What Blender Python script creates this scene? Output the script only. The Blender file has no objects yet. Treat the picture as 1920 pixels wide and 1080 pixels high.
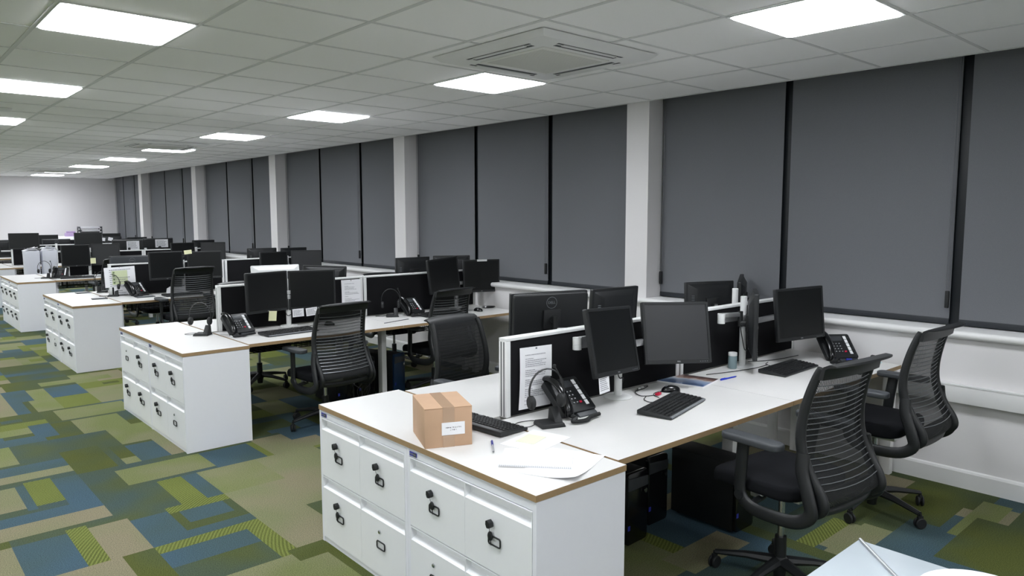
import bpy, bmesh, math, random
from mathutils import Vector, Matrix, Euler

# ---------------------------------------------------------------- camera, world, exposure
scene = bpy.context.scene
COL = scene.collection
rad = math.radians
F_PX, YAW, PITCH, ROLL, CAM_H = 1369.17, 41.947, 5.748, -0.092, 1.7058
cam_data = bpy.data.cameras.new('camera')
cam_data.sensor_fit = 'HORIZONTAL'
cam_data.sensor_width = 36.0
cam_data.lens = F_PX * 36.0 / 1920.0
cam_data.clip_start = 0.05
cam = bpy.data.objects.new('camera', cam_data)
COL.objects.link(cam)
fw = Vector((math.sin(rad(YAW)) * math.cos(rad(PITCH)), math.cos(rad(YAW)) * math.cos(rad(PITCH)), -math.sin(rad(PITCH))))
rt = Vector((math.cos(rad(YAW)), -math.sin(rad(YAW)), 0))
up = rt.cross(fw)
r2 = rt * math.cos(rad(ROLL)) + up * math.sin(rad(ROLL))
u2 = -rt * math.sin(rad(ROLL)) + up * math.cos(rad(ROLL))
rotm = Matrix((r2, u2, -fw)).transposed().to_4x4()
cam.matrix_world = Matrix.Translation((0, 0, CAM_H)) @ rotm
scene.camera = cam

world = bpy.data.worlds.new('world')
scene.world = world
world.use_nodes = True
world.node_tree.nodes['Background'].inputs[0].default_value = (0.01, 0.012, 0.02, 1)
world.node_tree.nodes['Background'].inputs[1].default_value = 0.3

scene.view_settings.view_transform = 'Standard'
scene.view_settings.look = 'None'
scene.view_settings.gamma = 1.0
scene.view_settings.use_curve_mapping = False
scene.view_settings.exposure = 0.0
LAMP = 28.0          # emission strength of the ceiling light panels

try:
    scene.cycles.max_bounces = 14
    scene.cycles.diffuse_bounces = 9
    scene.cycles.transparent_max_bounces = 16
except Exception:
    pass

# ---------------------------------------------------------------- materials
def srgb(r, g, b):
    def f(c):
        c /= 255.0
        return c / 12.92 if c <= 0.04045 else ((c + 0.055) / 1.055) ** 2.4
    return (f(r), f(g), f(b), 1.0)

MATS = {}
def mat(name, col, rough=0.6, metal=0.0, noise=0.0, nscale=40.0, bump=0.0, bscale=200.0, spec=None, emit=None, estr=0.0, alpha=None, coat=0.0):
    if name in MATS:
        return MATS[name]
    m = bpy.data.materials.new(name)
    m.use_nodes = True
    nt = m.node_tree
    b = nt.nodes['Principled BSDF']
    b.inputs['Roughness'].default_value = rough
    b.inputs['Metallic'].default_value = metal
    b.inputs['Base Color'].default_value = col
    if spec is not None:
        b.inputs['Specular IOR Level'].default_value = spec
    if coat:
        b.inputs['Coat Weight'].default_value = coat
    tc = nt.nodes.new('ShaderNodeTexCoord')
    if noise > 0:
        n = nt.nodes.new('ShaderNodeTexNoise')
        n.inputs['Scale'].default_value = nscale
        n.inputs['Detail'].default_value = 4
        nt.links.new(tc.outputs['Object'], n.inputs['Vector'])
        mx = nt.nodes.new('ShaderNodeMix')
        mx.data_type = 'RGBA'
        mx.inputs[6].default_value = tuple(c * (1 - noise) for c in col[:3]) + (1,)
        mx.inputs[7].default_value = tuple(min(1, c * (1 + noise)) for c in col[:3]) + (1,)
        nt.links.new(n.outputs['Fac'], mx.inputs[0])
        nt.links.new(mx.outputs[2], b.inputs['Base Color'])
    if bump > 0:
        n2 = nt.nodes.new('ShaderNodeTexNoise')
        n2.inputs['Scale'].default_value = bscale
        nt.links.new(tc.outputs['Object'], n2.inputs['Vector'])
        bp = nt.nodes.new('ShaderNodeBump')
        bp.inputs['Strength'].default_value = bump
        bp.inputs['Distance'].default_value = 0.002
        nt.links.new(n2.outputs['Fac'], bp.inputs['Height'])
        nt.links.new(bp.outputs['Normal'], b.inputs['Normal'])
    if emit:
        b.inputs['Emission Color'].default_value = emit
        b.inputs['Emission Strength'].default_value = estr
    if alpha is not None:
        b.inputs['Alpha'].default_value = alpha
    MATS[name] = m
    return m

def fabric_mat(name, col, contrast, scale, rough=0.95):
    m = mat(name, col, rough=rough, spec=0.1)
    nt = m.node_tree
    b = nt.nodes['Principled BSDF']
    tc = nt.nodes.new('ShaderNodeTexCoord')
    n = nt.nodes.new('ShaderNodeTexNoise')
    n.inputs['Scale'].default_value = scale
    n.inputs['Detail'].default_value = 3
    n.inputs['Roughness'].default_value = 0.7
    nt.links.new(tc.outputs['Object'], n.inputs['Vector'])
    mx = nt.nodes.new('ShaderNodeMix')
    mx.data_type = 'RGBA'
    mx.inputs[6].default_value = tuple(c * (1 - contrast) for c in col[:3]) + (1,)
    mx.inputs[7].default_value = tuple(c * (1 + contrast) for c in col[:3]) + (1,)
    rmp = nt.nodes.new('ShaderNodeMapRange')
    rmp.inputs[1].default_value = 0.35
    rmp.inputs[2].default_value = 0.65
    nt.links.new(n.outputs['Fac'], rmp.inputs[0])
    nt.links.new(rmp.outputs[0], mx.inputs[0])
    nt.links.new(mx.outputs[2], b.inputs['Base Color'])
    return m

M_WALL = mat('wall_paint', srgb(218, 216, 217), 0.85, noise=0.015, nscale=3, bump=0.1, bscale=90)
M_CEIL = mat('ceiling_tile', srgb(248, 247, 248), 0.95, noise=0.05, nscale=260, bump=0.25, bscale=300)
M_TBAR = mat('ceiling_bar', srgb(216, 216, 217), 0.6)
M_TRIM = mat('trim_gloss', srgb(224, 224, 224), 0.45, noise=0.01, nscale=6)
M_BLIND = fabric_mat('blind_fabric', srgb(110, 112, 116), 0.10, 420)
M_BLBAR = mat('blind_bar', srgb(34, 38, 44), 0.5)
M_FRAME = mat('window_frame_dark', srgb(22, 27, 32), 0.5, noise=0.05)
M_PANE = mat('night_glass', srgb(10, 13, 18), 0.08, spec=0.5)
M_LAM = mat('white_laminate', srgb(219, 218, 217), 0.32, noise=0.01, nscale=25)
M_EDGE = mat('birch_ply_edge', srgb(156, 130, 96), 0.6, noise=0.12, nscale=60)
M_STEEL = mat('white_painted_steel', srgb(232, 233, 240), 0.5, noise=0.012, nscale=30, bump=0.05, bscale=500)
M_STEELD = mat('white_steel_front', srgb(234, 235, 238), 0.48, noise=0.01, nscale=30)
M_BLACK = mat('black_plastic', srgb(26, 28, 30), 0.45, noise=0.08, nscale=50, bump=0.06, bscale=900)
M_BLACKM = mat('matt_black_plastic', srgb(20, 22, 24), 0.6, noise=0.1, nscale=60)
M_GLOSSB = mat('gloss_black_plastic', srgb(14, 15, 17), 0.18)
M_SCREEN = mat('lcd_screen_off', srgb(14, 16, 17), 0.33, spec=0.35)
M_SCREENG = mat('lcd_screen_grey', srgb(38, 39, 42), 0.35, spec=0.5)
M_PANEL = fabric_mat('black_screen_fabric', srgb(27, 27, 29), 0.14, 500)
M_ALU = mat('aluminium', srgb(205, 206, 208), 0.32, metal=0.85, noise=0.02)
M_ALUD = mat('aluminium_groove', srgb(110, 112, 116), 0.4, metal=0.5)
M_WPLAS = mat('white_plastic', srgb(225, 226, 226), 0.4)
M_GREYP = mat('grey_plastic', srgb(120, 124, 128), 0.5)
M_DGREY = mat('dark_grey_plastic', srgb(58, 61, 65), 0.5, noise=0.05)
M_CHROME = mat('chrome', srgb(190, 192, 195), 0.2, metal=1.0)
M_SEAT = fabric_mat('black_seat_fabric', srgb(25, 26, 29), 0.15, 350)
M_PAPER = mat('paper', srgb(236, 236, 240), 0.85)
M_INK = mat('printed_ink', srgb(135, 135, 142), 0.8)
M_INKD = mat('dark_ink', srgb(45, 45, 52), 0.8)
M_WIRE = mat('back_wire', srgb(135, 138, 141), 0.35, metal=0.6)
M_CARD = mat('cardboard', srgb(190, 156, 128), 0.85, noise=0.05, nscale=18)
M_TAPE = mat('packing_tape', srgb(196, 165, 138), 0.15, alpha=0.75)
M_BLUE = mat('blue_plastic', srgb(40, 60, 190), 0.4)
M_BADGE = mat('blue_badge', srgb(45, 50, 150), 0.4)
M_RED = mat('red_plastic', srgb(190, 25, 60), 0.4)
M_YNOTE = mat('yellow_note', srgb(232, 232, 190), 0.8)
M_GRN = mat('green_print', srgb(205, 214, 176), 0.8)
M_BAG = mat('white_sack', srgb(205, 207, 216), 0.75, noise=0.04, nscale=9, bump=0.5, bscale=14)
M_JAR = mat('jar_glass', srgb(130, 150, 155), 0.15)
M_PURP = mat('purple_item', srgb(172, 150, 188), 0.6)
M_PCBLU = mat('blue_tower_front', srgb(20, 48, 80), 0.4)
M_LIT = mat('light_diffuser', (1, 1, 1, 1), 0.6, emit=(0.955, 0.985, 1.03, 1), estr=LAMP)
def shape_lamp(m):
    # prismatic diffuser: throws more light straight down than sideways
    nt = m.node_tree; b = nt.nodes['Principled BSDF']
    lw = nt.nodes.new('ShaderNodeLayerWeight')
    mr = nt.nodes.new('ShaderNodeMapRange')
    mr.inputs[1].default_value = 0.0; mr.inputs[2].default_value = 1.0
    mr.inputs[3].default_value = LAMP * 1.15; mr.inputs[4].default_value = LAMP * 0.5
    nt.links.new(lw.outputs['Facing'], mr.inputs[0])
    nt.links.new(mr.outputs[0], b.inputs['Emission Strength'])
shape_lamp(M_LIT)
M_MESH = None
def mesh_fabric():
    m = bpy.data.materials.new('chair_mesh_fabric')
    m.use_nodes = True
    nt = m.node_tree
    b = nt.nodes['Principled BSDF']
    b.inputs['Base Color'].default_value = srgb(20, 22, 24)
    b.inputs['Roughness'].default_value = 0.7
    tc = nt.nodes.new('ShaderNodeTexCoord')
    w = nt.nodes.new('ShaderNodeTexWave')
    w.wave_type = 'BANDS'
    w.bands_direction = 'DIAGONAL'
    w.inputs['Scale'].default_value = 90
    nt.links.new(tc.outputs['Object'], w.inputs['Vector'])
    r = nt.nodes.new('ShaderNodeMapRange')
    r.inputs[3].default_value = 0.66
    r.inputs[4].default_value = 0.97
    nt.links.new(w.outputs['Fac'], r.inputs[0])
    nt.links.new(r.outputs[0], b.inputs['Alpha'])
    return m
M_MESH = mesh_fabric()
def cover_mat():
    m = mat('magazine_cover', srgb(120, 140, 170), 0.3)
    nt = m.node_tree
    b = nt.nodes['Principled BSDF']
    tc = nt.nodes.new('ShaderNodeTexCoord')
    sp = nt.nodes.new('ShaderNodeSeparateXYZ')
    n = nt.nodes.new('ShaderNodeTexNoise')
    n.inputs['Scale'].default_value = 22
    nt.links.new(tc.outputs['Object'], sp.inputs[0])
    nt.links.new(tc.outputs['Object'], n.inputs['Vector'])
    ad = nt.nodes.new('ShaderNodeMath'); ad.operation = 'MULTIPLY_ADD'
    nt.links.new(n.outputs['Fac'], ad.inputs[0]); ad.inputs[1].default_value = 0.12
    nt.links.new(sp.outputs['X'], ad.inputs[2])
    cr = nt.nodes.new('ShaderNodeValToRGB')
    mr = nt.nodes.new('ShaderNodeMapRange')
    mr.inputs[1].default_value = 0.06; mr.inputs[2].default_value = 0.31
    nt.links.new(ad.outputs[0], mr.inputs[0]); nt.links.new(mr.outputs[0], cr.inputs[0])
    e = cr.color_ramp.elements
    e[0].color = srgb(95, 125, 175); e[1].color = srgb(90, 80, 80)
    for p, c in ((0.45, (150, 165, 190)), (0.55, (190, 185, 185)), (0.68, (120, 90, 80)), (0.85, (70, 60, 62))):
        x = e.new(p); x.color = srgb(*c)
    nt.links.new(cr.outputs[0], b.inputs['Base Color'])
    return m
M_COVER = cover_mat()

def carpet(name, c1, c2, s, thresh=0.5, soft=0.12, moire=0.0, mcol=None, rings=30.0):
    m = bpy.data.materials.new(name)
    m.use_nodes = True
    nt = m.node_tree
    b = nt.nodes['Principled BSDF']
    b.inputs['Roughness'].default_value = 0.95
    b.inputs['Specular IOR Level'].default_value = 0.1
    tc = nt.nodes.new('ShaderNodeTexCoord')
    n = nt.nodes.new('ShaderNodeTexNoise')
    n.inputs['Scale'].default_value = s
    n.inputs['Detail'].default_value = 1.5
    nt.links.new(tc.outputs['Object'], n.inputs['Vector'])
    r = nt.nodes.new('ShaderNodeMapRange')
    r.inputs[1].default_value = thresh - soft
    r.inputs[2].default_value = thresh + soft
    nt.links.new(n.outputs['Fac'], r.inputs[0])
    mx = nt.nodes.new('ShaderNodeMix'); mx.data_type = 'RGBA'
    mx.inputs[6].default_value = c1; mx.inputs[7].default_value = c2
    nt.links.new(r.outputs[0], mx.inputs[0])
    out = mx.outputs[2]
    if moire > 0:
        w = nt.nodes.new('ShaderNodeTexWave')
        w.wave_type = 'RINGS'; w.rings_direction = 'Z'
        w.inputs['Scale'].default_value = rings
        w.inputs['Distortion'].default_value = 1.2
        w.inputs['Detail'].default_value = 1
        w.inputs['Detail Scale'].default_value = 0.4
        mp = nt.nodes.new('ShaderNodeMapping')
        mp.inputs['Location'].default_value = (-2.6, -3.1, 0)
        nt.links.new(tc.outputs['Object'], mp.inputs[0])
        nt.links.new(mp.outputs[0], w.inputs['Vector'])
        m2 = nt.nodes.new('ShaderNodeMix'); m2.data_type = 'RGBA'
        m2.inputs[7].default_value = mcol
        ml = nt.nodes.new('ShaderNodeMath'); ml.operation = 'MULTIPLY'; ml.inputs[1].default_value = moire
        nt.links.new(w.outputs['Fac'], ml.inputs[0])
        nt.links.new(ml.outputs[0], m2.inputs[0])
        nt.links.new(out, m2.inputs[6])
        out = m2.outputs[2]
    f = nt.nodes.new('ShaderNodeTexNoise')
    f.inputs['Scale'].default_value = 190
    f.inputs['Detail'].default_value = 3
    nt.links.new(tc.outputs['Object'], f.inputs['Vector'])
    fr = nt.nodes.new('ShaderNodeMapRange')
    fr.inputs[1].default_value = 0.3; fr.inputs[2].default_value = 0.7
    fr.inputs[3].default_value = 0.60; fr.inputs[4].default_value = 1.38
    nt.links.new(f.outputs['Fac'], fr.inputs[0])
    vm = nt.nodes.new('ShaderNodeVectorMath'); vm.operation = 'SCALE'
    nt.links.new(out, vm.inputs[0]); nt.links.new(fr.outputs[0], vm.inputs['Scale'])
    nt.links.new(vm.outputs[0], b.inputs['Base Color'])
    bp = nt.nodes.new('ShaderNodeBump'); bp.inputs['Strength'].default_value = 0.4; bp.inputs['Distance'].default_value = 0.003
    nt.links.new(f.outputs['Fac'], bp.inputs['Height']); nt.links.new(bp.outputs[0], b.inputs['Normal'])
    return m
CARPET = [
    carpet('carpet_tan', srgb(124, 117, 97), srgb(113, 116, 86), 1.6, moire=0.16, mcol=srgb(110, 112, 76)),
    carpet('carpet_light_green', srgb(104, 111, 72), srgb(114, 114, 88), 2.2, moire=0.3, mcol=srgb(116, 124, 70)),
    carpet('carpet_blue', srgb(62, 83, 96), srgb(64, 80, 78), 1.6, soft=0.16, moire=0.12, mcol=srgb(76, 96, 100)),
    carpet('carpet_teal_olive', srgb(60, 76, 78), srgb(72, 80, 48), 2.0, soft=0.16, moire=0.12, mcol=srgb(84, 96, 66)),
    carpet('carpet_olive', srgb(74, 80, 40), srgb(66, 76, 54), 1.7, moire=0.15, mcol=srgb(92, 100, 50)),
    carpet('carpet_lime', srgb(78, 86, 40), srgb(86, 94, 46), 2.0, moire=0.8, mcol=srgb(116, 124, 66), rings=17.0),
]

# ---------------------------------------------------------------- mesh helpers
class MB:
    def __init__(self):
        self.v = []; self.f = []; self.m = []; self.mi = 0
    def add(self, vs, fs, M=None):
        o = len(self.v)
        for p in vs:
            p = Vector(p)
            if M is not None: p = M @ p
            self.v.append(p)
        for f in fs:
            self.f.append(tuple(i + o for i in f)); self.m.append(self.mi)
    def box(self, x0, x1, y0, y1, z0, z1, M=None):
        vs = [(x, y, z) for z in (z0, z1) for y in (y0, y1) for x in (x0, x1)]
        self.add(vs, [(0, 2, 3, 1), (4, 5, 7, 6), (0, 1, 5, 4), (2, 6, 7, 3), (0, 4, 6, 2), (1, 3, 7, 5)], M)
        return self
    def frustum(self, z0, r0, z1, r1, M=None):
        # r = (x0,x1,y0,y1) rectangles at z0 and z1
        vs = [(x, y, z) for z, r in ((z0, r0), (z1, r1)) for y in (r[2], r[3]) for x in (r[0], r[1])]
        self.add(vs, [(0, 2, 3, 1), (4, 5, 7, 6), (0, 1, 5, 4), (2, 6, 7, 3), (0, 4, 6, 2), (1, 3, 7, 5)], M)
        return self
    def prism(self, pts, h0, h1, axis='z', M=None):
        n = len(pts)
        def P(a, b, h):
            return {'z': (a, b, h), 'x': (h, a, b), 'y': (a, h, b)}[axis]
        vs = [P(a, b, h0) for a, b in pts] + [P(a, b, h1) for a, b in pts]
        fs = [tuple(range(n - 1, -1, -1)), tuple(range(n, 2 * n))] + [(i, (i + 1) % n, n + (i + 1) % n, n + i) for i in range(n)]
        self.add(vs, fs, M)
        return self
    def lathe(self, prof, n=20, M=None, c=(0, 0, 0)):
        vs = []; fs = []
        for r, z in prof:
            for k in range(n):
                a = 2 * math.pi * k / n
                vs.append((c[0] + r * math.cos(a), c[1] + r * math.sin(a), c[2] + z))
        for i in range(len(prof) - 1):
            for k in range(n):
                k2 = (k + 1) % n
                fs.append((i * n + k, i * n + k2, (i + 1) * n + k2, (i + 1) * n + k))
        fs.append(tuple(range(n - 1, -1, -1)))
        fs.append(tuple((len(prof) - 1) * n + k for k in range(n)))
        self.add(vs, fs, M)
        return self
    def tube(self, pts, r, n=8, M=None, closed=False, ry=None, side=None, radii=None):
        # sweep of an ellipse (r along 'side', ry across) or a circle
        pts = [Vector(p) for p in pts]
        N = len(pts); vs = []; fs = []
        prev = None
        for i, p in enumerate(pts):
            a = pts[i - 1] if (i > 0 or closed) else p
            b = pts[(i + 1) % N] if (i < N - 1 or closed) else p
            t = (b - a).normalized()
            if side is not None:
                s = Vector(side); s = (s - t * s.dot(t)).normalized()
            else:
                if prev is None:
                    s = t.orthogonal().normalized()
                else:
                    s = (prev - t * prev.dot(t)).normalized()
                prev = s
            u = t.cross(s)
            ra = radii[i] if radii else (r, ry if ry else r)
            if not isinstance(ra, tuple): ra = (ra, ra)
            for k in range(n):
                an = 2 * math.pi * k / n + (math.pi / n if n == 4 else 0)
                sc = math.sqrt(2) if n == 4 else 1
                vs.append(p + s * (ra[0] * sc * math.cos(an)) + u * (ra[1] * sc * math.sin(an)))
        L = N if closed else N - 1
        for i in range(L):
            j = (i + 1) % N
            for k in range(n):
                k2 = (k + 1) % n
                fs.append((i * n + k, i * n + k2, j * n + k2, j * n + k))
        if not closed:
            fs.append(tuple(range(n - 1, -1, -1))); fs.append(tuple((N - 1) * n + k for k in range(n)))
        self.add(vs, fs, M)
        return self
    def cyl(self, p0, p1, r, n=16, M=None):
        return self.tube([p0, p1], r, n, M)
    def quad(self, a, b, c, d, M=None):
        self.add([a, b, c, d], [(0, 1, 2, 3)], M)
        return self
    def build(self, name, material, parent=None, bevel=0.0, seg=2, smooth=True, angle=35, loc=None, rot=None, label=None):
        me = bpy.data.meshes.new(name)
        me.from_pydata([tuple(p) for p in self.v], [], self.f)
        mats_ = material if isinstance(material, (list, tuple)) else [material]
        for m in mats_: me.materials.append(m)
        if len(mats_) > 1:
            me.polygons.foreach_set('material_index', self.m)
        bm = bmesh.new(); bm.from_mesh(me)
        bmesh.ops.recalc_face_normals(bm, faces=bm.faces)
        if bevel > 0:
            es = [e for e in bm.edges if len(e.link_faces) == 2 and e.calc_face_angle(0) > rad(40)]
            bmesh.ops.bevel(bm, geom=es, offset=bevel, segments=seg, profile=0.5, affect='EDGES', clamp_overlap=True)
        bm.to_mesh(me); bm.free()
        if smooth:
            me.polygons.foreach_set('use_smooth', [True] * len(me.polygons))
            me.set_sharp_from_angle(angle=rad(angle))
        o = bpy.data.objects.new(name, me)
        COL.objects.link(o)
        if parent: o.parent = parent
        if loc: o.location = loc
        if rot: o.rotation_euler = rot
        if label: o['label'] = label
        return o

def tag(o, label, cat, group=None):
    o['label'] = label; o['category'] = cat
    if group: o['group'] = group
    return o
def struct(o):
    o['kind'] = 'structure'; return o
def empty(name, loc=(0, 0, 0), rz=0.0, rot=None):
    o = bpy.data.objects.new(name, None)
    o.empty_display_size = 0.05
    COL.objects.link(o)
    o.location = loc
    o.rotation_euler = rot if rot else (0, 0, rz)
    return o
def children(o):
    return [c for c in ALLC.get(o.name, [])] if False else list(o.children)
def copy_tree(o, parent=None):
    c = o.copy(); COL.objects.link(c)
    c.parent = parent
    for ch in list(o.children):
        copy_tree(ch, c)
    return c
PROTO = {}
def place(key, builder, loc, rot, label, cat, group=None):
    """first use builds the thing, every later use copies it with all its parts"""
    if isinstance(rot, (int, float)): rot = (0, 0, rot)
    if key not in PROTO:
        o = builder(); PROTO[key] = o
    else:
        o = copy_tree(PROTO[key])
        for k in ('label', 'group', 'category'):
            if k in o: del o[k]
    o.location = loc; o.rotation_euler = rot
    tag(o, label, cat, group)
    return o
def text(name, s, size, material, parent, M, depth=0.0004, align='CENTER', label=None):
    cu = bpy.data.curves.new(name, 'FONT')
    cu.body = s; cu.size = size; cu.extrude = depth; cu.align_x = align; cu.align_y = 'CENTER'
    cu.resolution_u = 2
    tmp = bpy.data.objects.new(name + '_tmp', cu)
    COL.objects.link(tmp)
    dg = bpy.context.evaluated_depsgraph_get()
    me = bpy.data.meshes.new_from_object(tmp.evaluated_get(dg))
    bpy.data.objects.remove(tmp); bpy.data.curves.remove(cu)
    me.transform(M)
    me.materials.clear(); me.materials.append(material)
    o = bpy.data.objects.new(name, me); COL.objects.link(o)
    o.parent = parent
    return o
T = Matrix.Translation
def RX(d): return Matrix.Rotation(rad(d), 4, 'X')
def RY(d): return Matrix.Rotation(rad(d), 4, 'Y')
def RZ(d): return Matrix.Rotation(rad(d), 4, 'Z')
def arc(cx, cy, r, a0, a1, n):
    return [(cx + r * math.cos(rad(a0 + (a1 - a0) * i / n)), cy + r * math.sin(rad(a0 + (a1 - a0) * i / n))) for i in range(n + 1)]
def rrect(x0, x1, y0, y1, r, n=4):
    return arc(x1 - r, y1 - r, r, 0, 90, n) + arc(x0 + r, y1 - r, r, 90, 180, n) + arc(x0 + r, y0 + r, r, 180, 270, n) + arc(x1 - r, y0 + r, r, 270, 360, n)
def smooth_path(pts, k=6):
    """Catmull-Rom through the points"""
    P = [Vector(p) for p in pts]
    P = [P[0] * 2 - P[1]] + P + [P[-1] * 2 - P[-2]]
    out = []
    for i in range(1, len(P) - 2):
        for j in range(k):
            t = j / k
            a, b, c, d = P[i - 1], P[i], P[i + 1], P[i + 2]
            out.append(0.5 * ((2 * b) + (c - a) * t + (2 * a - 5 * b + 4 * c - d) * t * t + (3 * b - a - 3 * c + d) * t ** 3))
    out.append(P[-2])
    return out
# ---------------------------------------------------------------- the room
H = 2.658                       # ceiling
XW = 5.056                      # inner face of the window wall
XB = 5.25                       # plane of the blinds
Y0R, Y1R, X0R = -4.5, 21.55, -6.2
TILE = 0.0495
def build_floor():
    rnd = random.Random(11)
    nx0 = int(math.floor((X0R) / TILE)); nx1 = int(math.ceil(5.3 / TILE))
    oy = 3.92
    ny0 = int(math.floor((Y0R - oy) / TILE)); ny1 = int(math.ceil((Y1R - oy) / TILE))
    W, Hh = nx1 - nx0, ny1 - ny0
    g = [[3] * W for _ in range(Hh)]
    def fill(x0, x1, y0, y1, c):
        for j in range(max(0, y0 - ny0), min(Hh, y1 - ny0)):
            row = g[j]
            for i in range(max(0, x0 - nx0), min(W, x1 - nx0)):
                row[i] = c
    pal = [0, 0, 0, 1, 1, 1, 2, 2, 2, 3, 3, 3, 4, 4, 4, 5]
    # 10-cell carpet tiles; each tile is divided into a few rectangles, some run on into the next tile
    for ty in range(ny0 // 10 - 1, ny1 // 10 + 2):
        for tx in range(nx0 // 10 - 1, nx1 // 10 + 2):
            bx, by = tx * 10 + 2, ty * 10
            fill(bx, bx + 10, by, by + 10, rnd.choice((2, 3, 3, 4)))
            mode = rnd.random()
            if mode < 0.3:
                fill(bx, bx + rnd.choice((10, 10, 14)), by, by + rnd.choice((6, 7, 10)), rnd.choice(pal))
            elif mode < 0.65:
                w = rnd.choice((3, 4, 5, 6))
                fill(bx, bx + w, by, by + 10, rnd.choice(pal)); fill(bx + w, bx + 10, by, by + 10, rnd.choice(pal))
            else:
                h = rnd.choice((3, 4, 5, 7))
                fill(bx, bx + 10, by, by + h, rnd.choice(pal)); fill(bx, bx + 10, by + h, by + 10, rnd.choice(pal))
            if rnd.random() < 0.45:
                a = rnd.randint(0, 7); b = rnd.randint(0, 6)
                fill(bx + a, bx + a + rnd.choice((2, 3, 4)), by + b, by + b + rnd.choice((2, 3, 4, 8)), rnd.choice((5, 4, 3, 2, 0)))
            if rnd.random() < 0.22:
                fill(bx + 8, bx + 10, by, by + 10, rnd.choice((4, 5)))
    def R(x0, x1, y0, y1, c):
        fill(round(x0 / TILE), round(x1 / TILE), round((y0 - oy) / TILE), round((y1 - oy) / TILE), c)
    tan, lg, bl, to, ol, li = range(6)
    for r in (
        (0.5, 2.05, 3.4, 4.95, to), (0.5, 1.3, 4.9, 6.4, to), (0.9, 2.4, 4.9, 5.42, to),
        (1.2, 1.71, 4.98, 5.31, lg), (1.39, 1.75, 5.91, 6.42, lg), (1.58, 1.70, 5.40, 5.91, tan), (1.39, 1.58, 5.40, 5.86, bl),
        (2.15, 2.4, 4.93, 5.35, tan), (1.58, 2.0, 4.42, 4.93, lg), (2.0, 2.45, 4.42, 4.9, tan), (1.25, 1.8, 3.92, 4.38, ol), (1.25, 1.6, 4.33, 4.4, li),
        (1.25, 1.8, 3.92, 4.02, bl), (1.3, 1.55, 4.1, 4.33, bl), (1.74, 1.82, 4.0, 4.4, li),
        (0.9, 1.56, 3.4, 3.92, bl), (0.95, 1.5, 3.4, 3.6, to), (0.9, 1.55, 3.82, 3.92, li), (0.9, 1.05, 3.3, 3.9, ol), (1.47, 1.56, 3.4, 3.9, li),
        (0.84, 1.04, 3.92, 4.42, tan), (0.6, 0.9, 3.4, 3.92, tan), (0.5, 0.72, 3.92, 4.42, bl), (0.72, 0.84, 3.92, 4.48, li),
        (0.2, 0.5, 3.92, 4.43, tan), (0.2, 0.97, 4.51, 4.69, tan), (0.3, 0.62, 4.94, 5.41, tan), (0.7, 0.83, 4.95, 5.44, li),
        (0.3, 0.97, 4.69, 4.87, bl), (0.62, 0.70, 4.9, 5.41, bl), (0.83, 1.0, 4.87, 5.4, bl),
        (1.2, 1.73, 6.94, 7.32, lg), (1.11, 1.30, 7.38, 7.88, lg), (0.95, 1.16, 7.88, 8.4, bl), (0.95, 1.06, 7.38, 7.88, bl), (0.7, 0.95, 7.38, 8.38, tan),
        (0.5, 0.98, 5.51, 5.67, tan), (0.5, 0.98, 5.67, 5.86, bl), (0.5, 0.73, 5.91, 6.4, lg), (0.6, 0.96, 6.7, 6.87, lg), (0.93, 1.08, 6.47, 6.94, bl), (0.6, 1.0, 6.40, 6.6, bl),
        (1.3, 1.93, 8.47, 8.65, lg), (1.0, 1.22, 5.42, 6.0, ol), (1.05, 1.25, 3.92, 4.38, bl), (1.34, 1.5, 4.42, 4.93, li), (1.5, 1.58, 4.42, 4.93, bl),
        (2.05, 2.15, 4.93, 5.3, li), (1.75, 2.1, 4.93, 5.3, bl), (1.57, 2.1, 3.9, 4.42, tan), (1.57, 1.9, 3.4, 3.92, tan), (0.9, 1.7, 2.9, 3.4, lg), (1.55, 1.75, 3.3, 3.42, ol),
        (3.6, 4.02, 1.48, 1.65, tan), (3.57, 4.0, 1.65, 1.75, li), (2.85, 3.35, 1.88, 2.08, tan), (4.7, 5.3, 1.2, 1.63, ol), (3.8, 4.3, 1.2, 1.46, bl), (4.25, 4.9, 1.1, 1.25, lg),
        (3.9, 4.6, 0.8, 1.2, ol), (3.0, 3.9, 0.9, 1.2, bl), (4.3, 4.7, 1.28, 1.6, ol), (4.9, 5.3, 1.05, 1.2, bl), (4.5, 5.3, 0.75, 1.05, ol), (4.1, 4.5, 1.6, 1.9, to)):
        R(*r)
    vs = []; fs = []; mi = []
    for j in range(Hh):
        i = 0
        while i < W:
            k = i
            while k < W and g[j][k] == g[j][i]: k += 1
            x0, x1 = (nx0 + i) * TILE, (nx0 + k) * TILE
            y0, y1 = oy + (ny0 + j) * TILE, oy + (ny0 + j + 1) * TILE
            o = len(vs)
            vs += [(x0, y0, 0), (x1, y0, 0), (x1, y1, 0), (x0, y1, 0)]
            fs.append((o, o + 1, o + 2, o + 3)); mi.append(g[j][i])
            i = k
    me = bpy.data.meshes.new('floor')
    me.from_pydata(vs, [], fs)
    for m in CARPET: me.materials.append(m)
    me.polygons.foreach_set('material_index', mi)
    o = bpy.data.objects.new('floor', me); COL.objects.link(o)
    struct(o)
build_floor()

struct(MB().box(X0R, XW, Y0R, Y1R, H, H + 0.05).build('ceiling', M_CEIL, smooth=False))
gb = MB()
x = 1.36 - 0.615 * 12
while x < XW:
    if x > X0R: gb.box(x - 0.011, x + 0.011, Y0R, Y1R, H - 0.004, H + 0.01)
    x += 0.615
GY = [1.41 + 0.6125 * k for k in range(-10, 34)]
for y in GY:
    if Y0R < y < Y1R: gb.box(X0R, XW, y - 0.009, y + 0.009, H - 0.0035, H + 0.01)
struct(gb.build('trim_4', M_TBAR, smooth=False))

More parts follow.
